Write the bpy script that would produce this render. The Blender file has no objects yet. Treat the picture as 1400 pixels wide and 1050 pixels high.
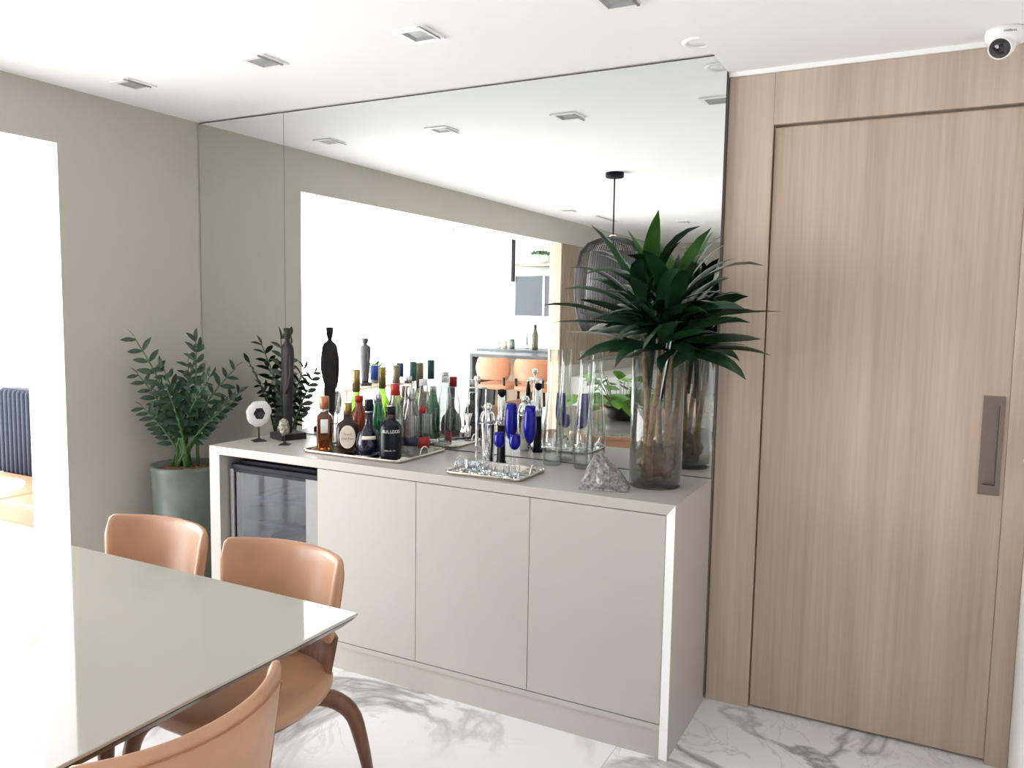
import bpy, bmesh, math, random
from mathutils import Vector, Matrix, Euler
PI = math.pi
random.seed(7)
S = bpy.context.scene
COL = S.collection

# ------------------------------------------------------------------ camera
def make_camera():
    f, yaw, pitch, roll = 1095.81, 0.4815, 0.0914, 0.0164
    fw = Vector((-math.sin(yaw), math.cos(yaw), 0)); rt = Vector((math.cos(yaw), math.sin(yaw), 0)); up = Vector((0, 0, 1))
    f2 = fw*math.cos(pitch) - up*math.sin(pitch); u2 = up*math.cos(pitch) + fw*math.sin(pitch)
    r3 = rt*math.cos(roll) + u2*math.sin(roll); u3 = u2*math.cos(roll) - rt*math.sin(roll)
    cd = bpy.data.cameras.new('camera'); cd.sensor_width = 36; cd.lens = f/1400*36; cd.clip_start = .02
    c = bpy.data.objects.new('camera', cd); COL.objects.link(c)
    m = Matrix((r3, u3, -f2)).transposed().to_4x4(); m.translation = Vector((3.4318, -3.0058, 1.5))
    c.matrix_world = m; S.camera = c
make_camera()

# ------------------------------------------------------------------ world and light
SKY = 6.5
w = bpy.data.worlds.new('overcast_sky'); S.world = w; w.use_nodes = True
bg = w.node_tree.nodes['Background']; bg.inputs[0].default_value = (.97, .985, 1, 1); bg.inputs[1].default_value = SKY
S.view_settings.view_transform = 'Standard'; S.view_settings.look = 'None'; S.view_settings.gamma = 1
S.view_settings.use_curve_mapping = False; S.view_settings.exposure = 0.96
cy = S.cycles; cy.max_bounces = 14; cy.diffuse_bounces = 7; cy.glossy_bounces = 8; cy.transmission_bounces = 14; cy.transparent_max_bounces = 16
cy.use_denoising = True
def portal(name, loc, rot, sx, sy):
    d = bpy.data.lights.new(name, 'AREA'); d.shape = 'RECTANGLE'; d.size = sx; d.size_y = sy
    d.cycles.is_portal = True
    o = bpy.data.objects.new(name, d); COL.objects.link(o); o.location = loc; o.rotation_euler = rot
portal('window_balcony_offscreen', (-2.47, -2.55, 1.26), (0, -PI/2, 0), 2.5, 6.15)

# ------------------------------------------------------------------ key dimensions
H1, H2, XR, YW, XW = 2.442, 2.374, 2.7217, .028, 3.735
SBX, SBD, SBH = .585, .482, .876
W1, W2, HW, WT = .764, 4.61, 2.196, .27
YB, XE = -7.7, 3.855
BX, BY0, BY1, KX = -2.4, .50, -6.3, -.13   # balcony

# ------------------------------------------------------------------ material helpers
MATS = {}
def _new(name):
    m = bpy.data.materials.new(name); m.use_nodes = True; MATS[name] = m
    nt = m.node_tree; return m, nt, nt.nodes['Principled BSDF']
def mat(name, col, rough=.5, metal=0, var=.06, scale=30, bump=0., bscale=200, coat=0., spec=.5, sheen=0, trans=0, ior=1.45, alpha=1):
    m, nt, b = _new(name); N = nt.nodes; L = nt.links
    tc = N.new('ShaderNodeTexCoord'); n = N.new('ShaderNodeTexNoise'); n.inputs['Scale'].default_value = scale; n.inputs['Detail'].default_value = 4
    L.new(tc.outputs['Object'], n.inputs['Vector'])
    r = N.new('ShaderNodeValToRGB'); L.new(n.outputs['Fac'], r.inputs[0])
    a = [max(0, c*(1-var)) for c in col]; c2 = [min(1, c*(1+var)) for c in col]
    r.color_ramp.elements[0].position = .3; r.color_ramp.elements[1].position = .7
    r.color_ramp.elements[0].color = (*a, 1); r.color_ramp.elements[1].color = (*c2, 1)
    L.new(r.outputs[0], b.inputs['Base Color'])
    b.inputs['Roughness'].default_value = rough; b.inputs['Metallic'].default_value = metal
    b.inputs['Coat Weight'].default_value = coat; b.inputs['Coat Roughness'].default_value = .05
    b.inputs['Specular IOR Level'].default_value = spec; b.inputs['Transmission Weight'].default_value = trans
    b.inputs['IOR'].default_value = ior; b.inputs['Sheen Weight'].default_value = sheen
    if bump:
        n2 = N.new('ShaderNodeTexNoise'); n2.inputs['Scale'].default_value = bscale; L.new(tc.outputs['Object'], n2.inputs['Vector'])
        bp = N.new('ShaderNodeBump'); bp.inputs['Strength'].default_value = bump; bp.inputs['Distance'].default_value = .002
        L.new(n2.outputs['Fac'], bp.inputs['Height']); L.new(bp.outputs[0], b.inputs['Normal'])
    return m
def wood(name, c1, c2, c3, sx=14, sz=.8, rough=.45, seed=0.):
    m, nt, b = _new(name); N = nt.nodes; L = nt.links
    tc = N.new('ShaderNodeTexCoord'); mp = N.new('ShaderNodeMapping'); mp.inputs['Scale'].default_value = (sx, sx, sz); mp.inputs['Location'].default_value = (seed, seed, seed)
    L.new(tc.outputs['Object'], mp.inputs['Vector'])
    n = N.new('ShaderNodeTexNoise'); n.inputs['Scale'].default_value = 1; n.inputs['Detail'].default_value = 6; n.inputs['Roughness'].default_value = .62; n.inputs['Distortion'].default_value = .6
    L.new(mp.outputs[0], n.inputs['Vector'])
    r = N.new('ShaderNodeValToRGB'); e = r.color_ramp.elements
    e[0].position = .28; e[0].color = (*c1, 1); e[1].position = .72; e[1].color = (*c3, 1)
    k = e.new(.5); k.color = (*c2, 1)
    L.new(n.outputs['Fac'], r.inputs[0])
    mp2 = N.new('ShaderNodeMapping'); mp2.inputs['Scale'].default_value = (sx*9, sx*9, sz*2.5); L.new(tc.outputs['Object'], mp2.inputs['Vector'])
    n2 = N.new('ShaderNodeTexNoise'); n2.inputs['Detail'].default_value = 3; n2.inputs['Scale'].default_value = 1; L.new(mp2.outputs[0], n2.inputs['Vector'])
    mx = N.new('ShaderNodeMixRGB'); mx.blend_type = 'MULTIPLY'; mx.inputs[0].default_value = .3
    r2 = N.new('ShaderNodeValToRGB'); r2.color_ramp.elements[0].position = .3; r2.color_ramp.elements[0].color = (.6, .55, .5, 1); r2.color_ramp.elements[1].position = .6
    L.new(n2.outputs['Fac'], r2.inputs[0]); L.new(r.outputs[0], mx.inputs[1]); L.new(r2.outputs[0], mx.inputs[2]); L.new(mx.outputs[0], b.inputs['Base Color'])
    b.inputs['Roughness'].default_value = rough
    bp = N.new('ShaderNodeBump'); bp.inputs['Strength'].default_value = .15; bp.inputs['Distance'].default_value = .001
    L.new(n2.outputs['Fac'], bp.inputs['Height']); L.new(bp.outputs[0], b.inputs['Normal'])
    return m
def marble(name, base, vein, scale=1.3, rough=.12, width=.035):
    m, nt, b = _new(name); N = nt.nodes; L = nt.links
    tc = N.new('ShaderNodeTexCoord'); oi = N.new('ShaderNodeObjectInfo')
    ad = N.new('ShaderNodeVectorMath'); ad.operation = 'MULTIPLY_ADD'
    cb = N.new('ShaderNodeCombineXYZ'); L.new(oi.outputs['Random'], cb.inputs[0]); L.new(oi.outputs['Random'], cb.inputs[2])
    ad.inputs[1].default_value = (37, 37, 37); L.new(cb.outputs[0], ad.inputs[0]); L.new(tc.outputs['Object'], ad.inputs[2])
    def veins(sc, wd, dist):
        n = N.new('ShaderNodeTexNoise'); n.inputs['Scale'].default_value = sc; n.inputs['Detail'].default_value = 7; n.inputs['Roughness'].default_value = .55; n.inputs['Distortion'].default_value = dist
        L.new(ad.outputs[0], n.inputs['Vector'])
        s = N.new('ShaderNodeMath'); s.operation = 'SUBTRACT'; s.inputs[1].default_value = .5; L.new(n.outputs['Fac'], s.inputs[0])
        a = N.new('ShaderNodeMath'); a.operation = 'ABSOLUTE'; L.new(s.outputs[0], a.inputs[0])
        mr = N.new('ShaderNodeMapRange'); mr.inputs['From Min'].default_value = 0; mr.inputs['From Max'].default_value = wd; mr.inputs['To Min'].default_value = 1; mr.inputs['To Max'].default_value = 0
        L.new(a.outputs[0], mr.inputs['Value']); return mr
    v1 = veins(scale, width, .9); v2 = veins(scale*2.6, width*.5, 1.4)
    n3 = N.new('ShaderNodeTexNoise'); n3.inputs['Scale'].default_value = scale*.9; L.new(ad.outputs[0], n3.inputs['Vector'])
    mr = N.new('ShaderNodeMapRange'); mr.inputs['From Min'].default_value = .36; mr.inputs['From Max'].default_value = .56; L.new(n3.outputs['Fac'], mr.inputs['Value'])
    m1 = N.new('ShaderNodeMath'); m1.operation = 'MULTIPLY'; L.new(v1.outputs[0], m1.inputs[0]); L.new(mr.outputs[0], m1.inputs[1])
    m2 = N.new('ShaderNodeMath'); m2.operation = 'MULTIPLY'; L.new(v2.outputs[0], m2.inputs[0]); m2.inputs[1].default_value = .35
    m3 = N.new('ShaderNodeMath'); m3.operation = 'MULTIPLY'; L.new(m2.outputs[0], m3.inputs[0]); L.new(mr.outputs[0], m3.inputs[1])
    mx = N.new('ShaderNodeMath'); mx.operation = 'MAXIMUM'; L.new(m1.outputs[0], mx.inputs[0]); L.new(m3.outputs[0], mx.inputs[1])
    c = N.new('ShaderNodeMixRGB'); c.inputs[1].default_value = (*base, 1); c.inputs[2].default_value = (*vein, 1); L.new(mx.outputs[0], c.inputs[0])
    L.new(c.outputs[0], b.inputs['Base Color']); b.inputs['Roughness'].default_value = rough
    return m
def glass(name, col=(1, 1, 1), rough=0., ior=1.45):
    m, nt, b = _new(name); nt.nodes.remove(b); g = nt.nodes.new('ShaderNodeBsdfGlass')
    g.inputs['Color'].default_value = (*col, 1); g.inputs['Roughness'].default_value = rough; g.inputs['IOR'].default_value = ior
    nt.links.new(g.outputs[0], nt.nodes['Material Output'].inputs[0]); return m
def pane_glass(name, col=(1, 1, 1), gl=.06, edge=None, power=5.):
    """thin sheet: clear straight through, reflection rising towards grazing angles; edge = tint seen edge-on"""
    m, nt, b = _new(name); N = nt.nodes; L = nt.links; nt.nodes.remove(b)
    lw = N.new('ShaderNodeLayerWeight'); lw.inputs['Blend'].default_value = .5
    t = N.new('ShaderNodeBsdfTransparent'); t.inputs[0].default_value = (*col, 1); g = N.new('ShaderNodeBsdfGlossy'); g.inputs['Roughness'].default_value = .01
    pw = N.new('ShaderNodeMath'); pw.operation = 'POWER'; pw.inputs[1].default_value = power; L.new(lw.outputs['Facing'], pw.inputs[0])
    ml = N.new('ShaderNodeMath'); ml.operation = 'MULTIPLY_ADD'; ml.inputs[1].default_value = .55; ml.inputs[2].default_value = gl; ml.use_clamp = True; L.new(pw.outputs[0], ml.inputs[0])
    if edge:
        p2 = N.new('ShaderNodeMath'); p2.operation = 'POWER'; p2.inputs[1].default_value = 2.5; L.new(lw.outputs['Facing'], p2.inputs[0])
        c = N.new('ShaderNodeMixRGB'); c.inputs[1].default_value = (*col, 1); c.inputs[2].default_value = (*edge, 1); L.new(p2.outputs[0], c.inputs[0]); L.new(c.outputs[0], t.inputs[0])
    mx = N.new('ShaderNodeMixShader'); L.new(ml.outputs[0], mx.inputs[0]); L.new(t.outputs[0], mx.inputs[1]); L.new(g.outputs[0], mx.inputs[2])
    L.new(mx.outputs[0], N['Material Output'].inputs[0]); return m

M_wall = mat('wall_taupe', (.50, .465, .41), .75, var=.015, scale=3, bump=.05)
M_white = mat('white_paint', (.86, .86, .85), .7, var=.01, scale=4)
M_ceil = mat('ceiling_paint', (.91, .905, .90), .85, var=.008, scale=3)
M_soff = M_ceil
M_marble = marble('white_marble', (.84, .84, .85), (.33, .32, .31), 1.15, .13, .030)
M_marblek = marble('kitchen_marble', (.70, .73, .72), (.62, .65, .64), 1.6, .3, .02)
M_grout = mat('grout', (.66, .65, .64), .8)
M_oak = wood('greige_oak', (.44, .345, .275), (.525, .42, .34), (.61, .505, .415), 8, .45, .42)
M_oak2 = wood('greige_oak_door', (.43, .33, .26), (.515, .405, .327), (.60, .49, .40), 8, .45, .42, 3.3)
M_lightoak = wood('light_oak', (.44, .33, .23), (.53, .41, .30), (.60, .49, .38), 12, .7, .5)
M_walnut = wood('walnut', (.10, .035, .018), (.17, .065, .032), (.25, .10, .05), 25, 5, .35)
M_slat = wood('slat_oak', (.28, .21, .15), (.36, .28, .21), (.44, .35, .27), 25, 1.5, .5)
M_sb = mat('taupe_lacquer', (.47, .44, .405), .35, var=.012, scale=5, bump=.02, bscale=900)
M_sbd = M_sb
M_edge = mat('plain_white', (.93, .93, .92), .3, var=.01)
M_black = mat('black_plastic', (.008, .009, .014), .5, spec=.2)
M_steel = mat('brushed_steel', (.40, .39, .39), .38, 1, var=.05, scale=80)
M_chrome = mat('chrome', (.82, .82, .82), .06, 1, var=.01)
M_nickel = mat('satin_nickel', (.22, .185, .16), .32, 1, var=.05)
M_leather = mat('tan_leather', (.47, .255, .15), .34, var=.10, scale=9, bump=.12, bscale=420, spec=.5)
M_leather2 = mat('orange_leather', (.40, .17, .09), .5, var=.06, scale=9)
M_leather3 = M_leather2
M_cool = mat('cooler_frame', (.30, .29, .285), .4, var=.03)
M_tglass = mat('lacquered_glass', (.50, .475, .425), .02, var=.004, scale=2, coat=1., spec=.7)
M_tedge = mat('table_underframe', (.15, .125, .095), .25, var=.03)
M_leafd = mat('dracaena_leaf', (.008, .034, .011), .28, var=.55, scale=12, spec=.6)
M_leafl = mat('dracaena_young_leaf', (.03, .10, .016), .3, var=.4, scale=12)
M_leafz = mat('zz_leaf', (.013, .046, .021), .3, var=.5, scale=18)
M_stemz = mat('zz_stem', (.06, .14, .04), .45, var=.3, scale=40)
M_leafp = mat('pothos_leaf', (.10, .24, .025), .4, var=.5, scale=14)
M_leafk = mat('succulent_leaf', (.04, .10, .035), .5, var=.4, scale=60)
M_bark = mat('cane_bark', (.30, .17, .09), .6, var=.35, scale=60, bump=.5, bscale=150)
M_soil = mat('bark_mulch', (.15, .075, .035), .9, var=.5, scale=60, bump=.8, bscale=90)
M_pot = mat('green_grey_glaze', (.115, .145, .125), .3, var=.25, scale=9, bump=.15, bscale=60)
M_bronze = mat('dark_bronze', (.018, .015, .018), .6, var=.3, scale=30, bump=.3, bscale=120)
M_glass = pane_glass('clear_glass', (.965, .975, .97), .06, (.40,.45,.44), 2.6)
M_water = pane_glass('water', (.80,.79,.75), .05, (.32,.31,.28), 3.)
M_navyg = mat('cobalt_glass', (.003, .006, .24), .05, var=.1, spec=.4)
M_mirror_m, nt, b = _new('mirror_silver')
b.inputs['Base Color'].default_value = (.86, .885, .865, 1); b.inputs['Metallic'].default_value = 1; b.inputs['Roughness'].default_value = 0
M_mirror = M_mirror_m
M_medge = mat('mirror_edge', (.07, .085, .075), .3)
M_pane = pane_glass('window_glass', (1,1,1), .02)
M_fridgeg = pane_glass('cooler_glass', (.20, .27, .40), .05)
M_navyfab = mat('navy_fabric', (.014, .022, .042), .8, var=.2, scale=60)
M_cream = mat('cream_frame', (.72, .66, .55), .5)
M_grey = mat('grey_cabinet', (.05, .06, .075), .4, var=.03)
M_stone = mat('dark_stone', (.07, .08, .085), .3, var=.3, scale=60)
M_cloth = mat('sofa_cloth', (.75, .73, .70), .9, var=.04, scale=20, bump=.2)
M_cage = mat('graphite_wire', (.035, .033, .04), .4, .3)
M_cagei = mat('smoke_shade', (.12, .115, .12), .6)
M_lens = mat('lens_black', (.004, .004, .008), .06, coat=1)
M_camw = mat('camera_plastic', (.88, .88, .88), .3, var=.01)
M_lampin = mat('lamp_reflector', (.33, .33, .34), .4, var=.05)
M_geodew = mat('white_quartz', (.85, .83, .82), .3, var=.12, scale=200, bump=1, bscale=180)
M_geoded = mat('dark_amethyst', (.05, .04, .055), .25, var=.6, scale=120, bump=1, bscale=140)
M_geoder = mat('agate_rind', (.42, .37, .35), .5, var=.3, scale=40, bump=.5)
M_pyrite = mat('pyrite', (.33, .31, .25), .3, .5, var=.6, scale=90, bump=1, bscale=120)
M_rug = mat('paper_label', (.86, .80, .66), .6, var=.03)
M_wlabel = mat('white_label', (.85, .84, .83), .6, var=.03)
M_redink = mat('red_ink', (.45, .05, .03), .6)
M_blackink = mat('black_ink', (.03, .03, .03), .6)
M_whiteink = mat('white_ink', (.8, .8, .8), .5)

# ------------------------------------------------------------------ mesh helpers
class MB:
    def __init__(s): s.v = []; s.f = []; s.m = []; s.sm = []
    def add(s, vs, fs, mi=0, smooth=False):
        o = len(s.v); s.v += [tuple(x) for x in vs]
        for f in fs: s.f.append(tuple(i+o for i in f)); s.m.append(mi); s.sm.append(smooth)
        return s
    def box(s, a, b, mi=0):
        x0, y0, z0 = [min(p, q) for p, q in zip(a, b)]; x1, y1, z1 = [max(p, q) for p, q in zip(a, b)]
        v = [(x0,y0,z0),(x1,y0,z0),(x1,y1,z0),(x0,y1,z0),(x0,y0,z1),(x1,y0,z1),(x1,y1,z1),(x0,y1,z1)]
        return s.add(v, [(0,3,2,1),(4,5,6,7),(0,1,5,4),(1,2,6,5),(2,3,7,6),(3,0,4,7)], mi)
    def lathe(s, prof, n=28, c=(0,0,0), pw=2, sx=1, sy=1, rot=0, mi=0, smooth=True, closed=False):
        vs = []; fs = []
        for r, z in prof:
            for k in range(n):
                a = 2*PI*k/n; ca, sa = math.cos(a), math.sin(a)
                q = r*(abs(ca)**pw+abs(sa)**pw)**(-1/pw)
                x, y = q*ca*sx, q*sa*sy
                vs.append((c[0]+x*math.cos(rot)-y*math.sin(rot), c[1]+x*math.sin(rot)+y*math.cos(rot), c[2]+z))
        m = len(prof)
        for i in range(m if closed else m-1):
            j = (i+1) % m
            for k in range(n):
                fs.append((i*n+k, i*n+(k+1)%n, j*n+(k+1)%n, j*n+k))
        if not closed:
            if prof[0][0] > 1e-6: fs.append(tuple(range(n-1, -1, -1)))
            if prof[-1][0] > 1e-6: fs.append(tuple((m-1)*n+k for k in range(n)))
        return s.add(vs, fs, mi, smooth)
    def tube(s, pts, rad, n=8, mi=0, smooth=True, caps=True, up=None):
        pts = [Vector(p) for p in pts]; vs = []; fs = []
        if not hasattr(rad, '__len__'): rad = [rad]*len(pts)
        t0 = (pts[1]-pts[0]).normalized(); ref = Vector(up) if up else (Vector((0,0,1)) if abs(t0.z) < .9 else Vector((1,0,0)))
        x = t0.cross(ref).normalized()
        for i, p in enumerate(pts):
            t = (pts[min(i+1, len(pts)-1)]-pts[max(i-1, 0)]).normalized()
            x = (x - t*x.dot(t)).normalized(); y = t.cross(x)
            rr = rad[i]; rx, ry = rr if hasattr(rr, '__len__') else (rr, rr)
            for k in range(n):
                a = 2*PI*k/n; vs.append(p + x*math.cos(a)*rx + y*math.sin(a)*ry)
        for i in range(len(pts)-1):
            for k in range(n): fs.append((i*n+k, i*n+(k+1)%n, (i+1)*n+(k+1)%n, (i+1)*n+k))
        if caps: fs += [tuple(range(n-1,-1,-1)), tuple((len(pts)-1)*n+k for k in range(n))]
        return s.add(vs, fs, mi, smooth)
    def prism(s, poly, z0, z1, mi=0):
        n = len(poly); vs = [(x,y,z0) for x,y in poly]+[(x,y,z1) for x,y in poly]
        return s.add(vs, [tuple(range(n-1,-1,-1)), tuple(range(n,2*n))]+[(k,(k+1)%n,n+(k+1)%n,n+k) for k in range(n)], mi)
    def rings(s, rings, mi=0, smooth=True, cap0=True, cap1=True):
        n = len(rings[0]); vs = [p for r in rings for p in r]; fs = []
        for i in range(len(rings)-1):
            for k in range(n): fs.append((i*n+k, i*n+(k+1)%n, (i+1)*n+(k+1)%n, (i+1)*n+k))
        if cap0: fs.append(tuple(range(n-1,-1,-1)))
        if cap1: fs.append(tuple((len(rings)-1)*n+k for k in range(n)))
        return s.add(vs, fs, mi, smooth)
    def mesh(s, name, mats):
        me = bpy.data.meshes.new(name); me.from_pydata(s.v, [], s.f)
        for m in (mats if isinstance(mats, (list, tuple)) else [mats]): me.materials.append(m)
        me.polygons.foreach_set('material_index', s.m); me.polygons.foreach_set('use_smooth', s.sm)
        bm = bmesh.new(); bm.from_mesh(me); bmesh.ops.recalc_face_normals(bm, faces=bm.faces)
        bm.to_mesh(me); bm.free(); me.update(); return me
    def obj(s, name, mats, parent=None, loc=None, rotz=0, bevel=0, subsurf=0, label=None, autosmooth=True):
        me = s.mesh(name, mats)
        if bevel or subsurf:
            pass
        o = bpy.data.objects.new(name, me); COL.objects.link(o)
        if parent: o.parent = parent
        if loc: o.location = loc
        if rotz: o.rotation_euler = (0, 0, rotz)
        if bevel:
            md = o.modifiers.new('bevel', 'BEVEL'); md.width = bevel; md.segments = 2; md.limit_method = 'ANGLE'; md.harden_normals = False
        if subsurf:
            md = o.modifiers.new('sub', 'SUBSURF'); md.levels = md.render_levels = subsurf
        if label: o['label'] = label
        return o
def box(name, a, b, m, parent=None, bevel=0, label=None):
    return MB().box(a, b).obj(name, m, parent, bevel=bevel, label=label)
def tag(o, label, cat=None, group=None, kind=None):
    o['label'] = label
    if cat: o['category'] = cat
    if group: o['group'] = group
    if kind: o['kind'] = kind
    return o
def thing(name, label, cat, loc=(0,0,0), rotz=0, group=None):
    o = bpy.data.objects.new(name, None); COL.objects.link(o); o.location = loc; o.rotation_euler = (0,0,rotz)
    o.empty_display_size = .05
    return tag(o, label, cat, group)
def struct(o, label): o['kind'] = 'structure'; o['label'] = label; return o
def dup(o, parent=None, **kw):
    c = o.copy(); COL.objects.link(c); c.parent = parent
    for ch in o.children: dup(ch, c)
    return c
def text(name, body, size, m, parent, loc, rot, depth=.0004, align='CENTER'):
    cu = bpy.data.curves.new(name, 'FONT'); cu.body = body; cu.size = size; cu.extrude = depth; cu.align_x = align; cu.align_y = 'CENTER'; cu.resolution_u = 2
    t = bpy.data.objects.new(name+'_src', cu); COL.objects.link(t)
    dg = bpy.context.evaluated_depsgraph_get(); me = bpy.data.meshes.new_from_object(t.evaluated_get(dg))
    bpy.data.objects.remove(t); bpy.data.curves.remove(cu)
    me.materials.clear(); me.materials.append(m)
    o = bpy.data.objects.new(name, me); COL.objects.link(o); o.parent = parent; o.location = loc; o.rotation_euler = rot
    return o
def arc_pts(fn, n): return [fn(i/(n-1)) for i in range(n)]
def leaf(path, wid, side, fold=.25, mi=0):
    """strip leaf with a mid rib: path of Vectors, widths, side vector"""
    b = MB(); vs = []; fs = []; n = len(path)
    for i, p in enumerate(path):
        t = (path[min(i+1,n-1)]-path[max(i-1,0)]).normalized()
        sd = (side - t*side.dot(t)).normalized(); nr = sd.cross(t)
        wv = wid[i]
        vs += [p - sd*wv + nr*wv*fold, p, p + sd*wv + nr*wv*fold]
    for i in range(n-1):
        a = i*3; fs += [(a,a+1,a+4,a+3),(a+1,a+2,a+5,a+4)]
    return b.add(vs, fs, mi, True)

# ================================================================== STRUCTURE
# floor with slabs
flo = struct(MB().box((-2.6, YB-.1, -.12), (XE, .62, -.008)).obj('floor', M_grout), 'white veined marble slab floor of the dining room')
TW = 1.2
tiles = {}
def tile_mesh(w_, d_):
    k = (round(w_, 3), round(d_, 3))
    if k not in tiles: tiles[k] = MB().box((0,0,-.0085), (w_-.0016, d_-.0016, 0)).mesh('tile', M_marble)
    return tiles[k]
TD = 2.1
xj = [2.543+TW*i for i in range(-5, 3)]
yj = [.62-TD*i for i in range(0, 5)]
for i in range(len(xj)-1):
    for j in range(len(yj)-1):
        x0, x1 = max(xj[i], -2.6), min(xj[i+1], XE); y1, y0 = yj[j], max(yj[j+1], YB)
        if x1-x0 < .01 or y1-y0 < .01: continue
        o = bpy.data.objects.new('tile', tile_mesh(x1-x0, y1-y0)); COL.objects.link(o); o.location = (x0, y0, 0); o.parent = flo

# ceiling: one high field and a lower soffit field at the door side
o = struct(MB().box((0, YB, H1), (XR, .1, H1+.12)).obj('ceiling', M_ceil), 'flat white ceiling above the dining table')
o = struct(MB().box((XR, YB, H2), (XE, .1, H1+.12)).obj('ceiling_lower', M_soff), 'lower white ceiling field above the wooden door')
o = struct(MB().box((XR+.002, YW-.012, H2-.016), (XW, YW, H2)).obj('trim_1', M_edge), 'thin white cornice strip above the wood panelling')

# left wall with the wide balcony opening; room side is taupe, reveals white
wl = MB()
HB = 2.579
wl.box((-WT, -W1, 0), (0, BY0+.1, HB)); wl.box((-WT, -W2, HW), (0, -W1, HB)); wl.box((-.11, YB, 0), (0, -W2, HB))
for k, f in enumerate(wl.f):
    pts = [wl.v[i] for i in f]
    wl.m[k] = 0 if all(abs(p[0]) < 1e-6 for p in pts) else 1
struct(wl.obj('wall_left', [M_wall, M_white]), 'taupe wall with a wide opening to the balcony')
struct(box('trim_2', (-.115, -W2, 0), (.012, -W2+.03, HW-.003), M_lightoak), 'light oak jamb at the end of the balcony opening')
# back wall behind mirror and panelling
wb = struct(MB().box((.0005, .09, 0), (XE, .25, H1)).obj('wall_back', M_white), 'end wall carrying the mirror and the oak panelling')
DX0, DX1, DH = 2.885, 3.667, 2.1775
def wp(name, a, b, m=M_oak): return box(name, a, b, m, wb, .0015)
wp('panel', (XR+.002, YW, .0), (DX0, .0899, H2-.016))
wp('panel', (DX0+.0005, YW, DH), (DX1-.0005, .0899, H2-.016))
wp('panel', (DX1, YW, 0), (XW-.001, .0899, H2-.016))
# sliding door, set back a little behind the frame
door = thing('door_1', 'greige oak sliding door with a recessed metal pull', 'door', (0,0,0)); door['kind'] = 'structure'
hx, hz0, hz1 = 3.624, .918, 1.247
dm = MB(); y0, y1 = YW+.014, YW+.038
hw = .022
dm.box((DX0+.006, y0, .012), (hx-hw, y1, DH-.010)); dm.box((hx+hw, y0, .012), (DX1-.001, y1, DH-.010))
dm.box((hx-hw, y0, .012), (hx+hw, y1, hz0+.02)); dm.box((hx-hw, y0, hz1-.02), (hx+hw, y1, DH-.010))
dm.obj('door_leaf', M_oak2, door)
hp = MB(); fw = .031
hp.box((hx-fw, y0-.004, hz0), (hx-hw+.005, y0+.001, hz1)); hp.box((hx+hw-.005, y0-.004, hz0), (hx+fw, y0+.001, hz1))
hp.box((hx-hw+.005, y0-.004, hz0), (hx+hw-.005, y0+.001, hz0+.032)); hp.box((hx-hw+.005, y0-.004, hz1-.032), (hx+hw-.005, y0+.001, hz1))
hd = hp.obj('handle', M_nickel, door, label='satin nickel recessed pull')
rc = MB(); a, c = hx-hw+.005, hx+hw-.005
rc.box((a-.002, y0+.016, hz0+.03), (c+.002, y0+.018, hz1-.03)); rc.box((a-.002, y0, hz0+.03), (a, y0+.016, hz1-.03)); rc.box((c, y0, hz0+.03), (c+.002, y0+.016, hz1-.03))
rc.box((a, y0, hz0+.03), (c, y0+.016, hz0+.032)); rc.box((a, y0, hz1-.032), (c, y0+.016, hz1-.03))
rc.obj('cup', M_nickel, hd)
dk = MB(); dk.box((DX0, YW+.0385, 0), (DX1, .0895, DH)).obj('pocket_lining', M_oak, door)
# other walls
struct(box('wall_right', (XW, YB, 0), (XW+.12, .09, H2), M_white), 'white wall beside the wooden door')  # real beside the door; unseen run extended to brighten the room by bounce
struct(box('wall_rear', (-WT, YB-.12, 0), (XE, YB, H1), M_wall), 'taupe wall at the far end of the living area')

# balcony shell
struct(box('ceiling_balcony', (BX-.15, BY1-.2, 2.58), (-.0, BY0+.1, 2.70), M_white), 'white ceiling of the balcony')
struct(box('wall_balcony_end', (BX-.15, BY0, 0), (-WT, BY0+.1, 2.58), M_white), 'white end wall of the balcony behind the navy bench')
struct(box('wall_kitchen', (BX-.15, BY1-.1, 0), (-.11, BY1, 2.58), M_marblek), 'pale marble wall behind the balcony kitchen')
GY = -5.6
struct(box('wall_kitchen_blocker', (BX-.1, BY1-.1, 0), (BX+.03, GY, 2.58), M_white), 'white wall added to cut daylight on the balcony kitchen')  # solid wall added in place of glazing so less daylight reaches the kitchen
win = thing('window_1', 'full height balcony glazing with cream frame', 'window', (BX, 0, 0)); win['kind'] = 'structure'
box('window_header', (-.06, GY, 2.53), (.05, BY0, 2.58), M_white, win)
box('window_frame', (-.03, GY, 2.46), (.03, BY0, 2.5295), M_cream, win)
box('window_sill', (-.04, GY, 0), (.04, BY0, .06), M_cream, win)
npan = 5; ws = (BY0-GY)/npan
for i in range(npan+1):
    y = GY + ws*i; y = min(max(y, GY+.03), BY0-.03)
    box('window_mullion', (-.025, y-.03, .06), (.025, y+.03, 2.46), M_cream, win)
for i in range(npan):
    box('pane', (-.004, GY+ws*i+.03, .06), (.004, GY+ws*(i+1)-.03, 2.46), M_pane, win)

# ================================================================== MIRROR
M_mback = mat('mirror_backing', (.15,.13,.115), .6)
mir = thing('wall_mirror', 'large two-piece frameless mirror covering the wall behind the sideboard', 'mirror', (0, 0, 0))
def pane(x0, x1, z0):
    b = MB(); b.box((x0, 0, z0), (x1, .006, H1-.008))
    for k, f in enumerate(b.f):
        b.m[k] = 0 if all(abs(b.v[i][1]) < 1e-6 for i in f) else 1
    return b.obj('mirror_pane', [M_mirror, M_medge], mir)
pane(.004, .588, .02); pane(.5905, XR-.003, SBH+.004)
box('backing', (.002, .007, .02), (XR, .089, H1-.002), M_mback, mir)

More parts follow.
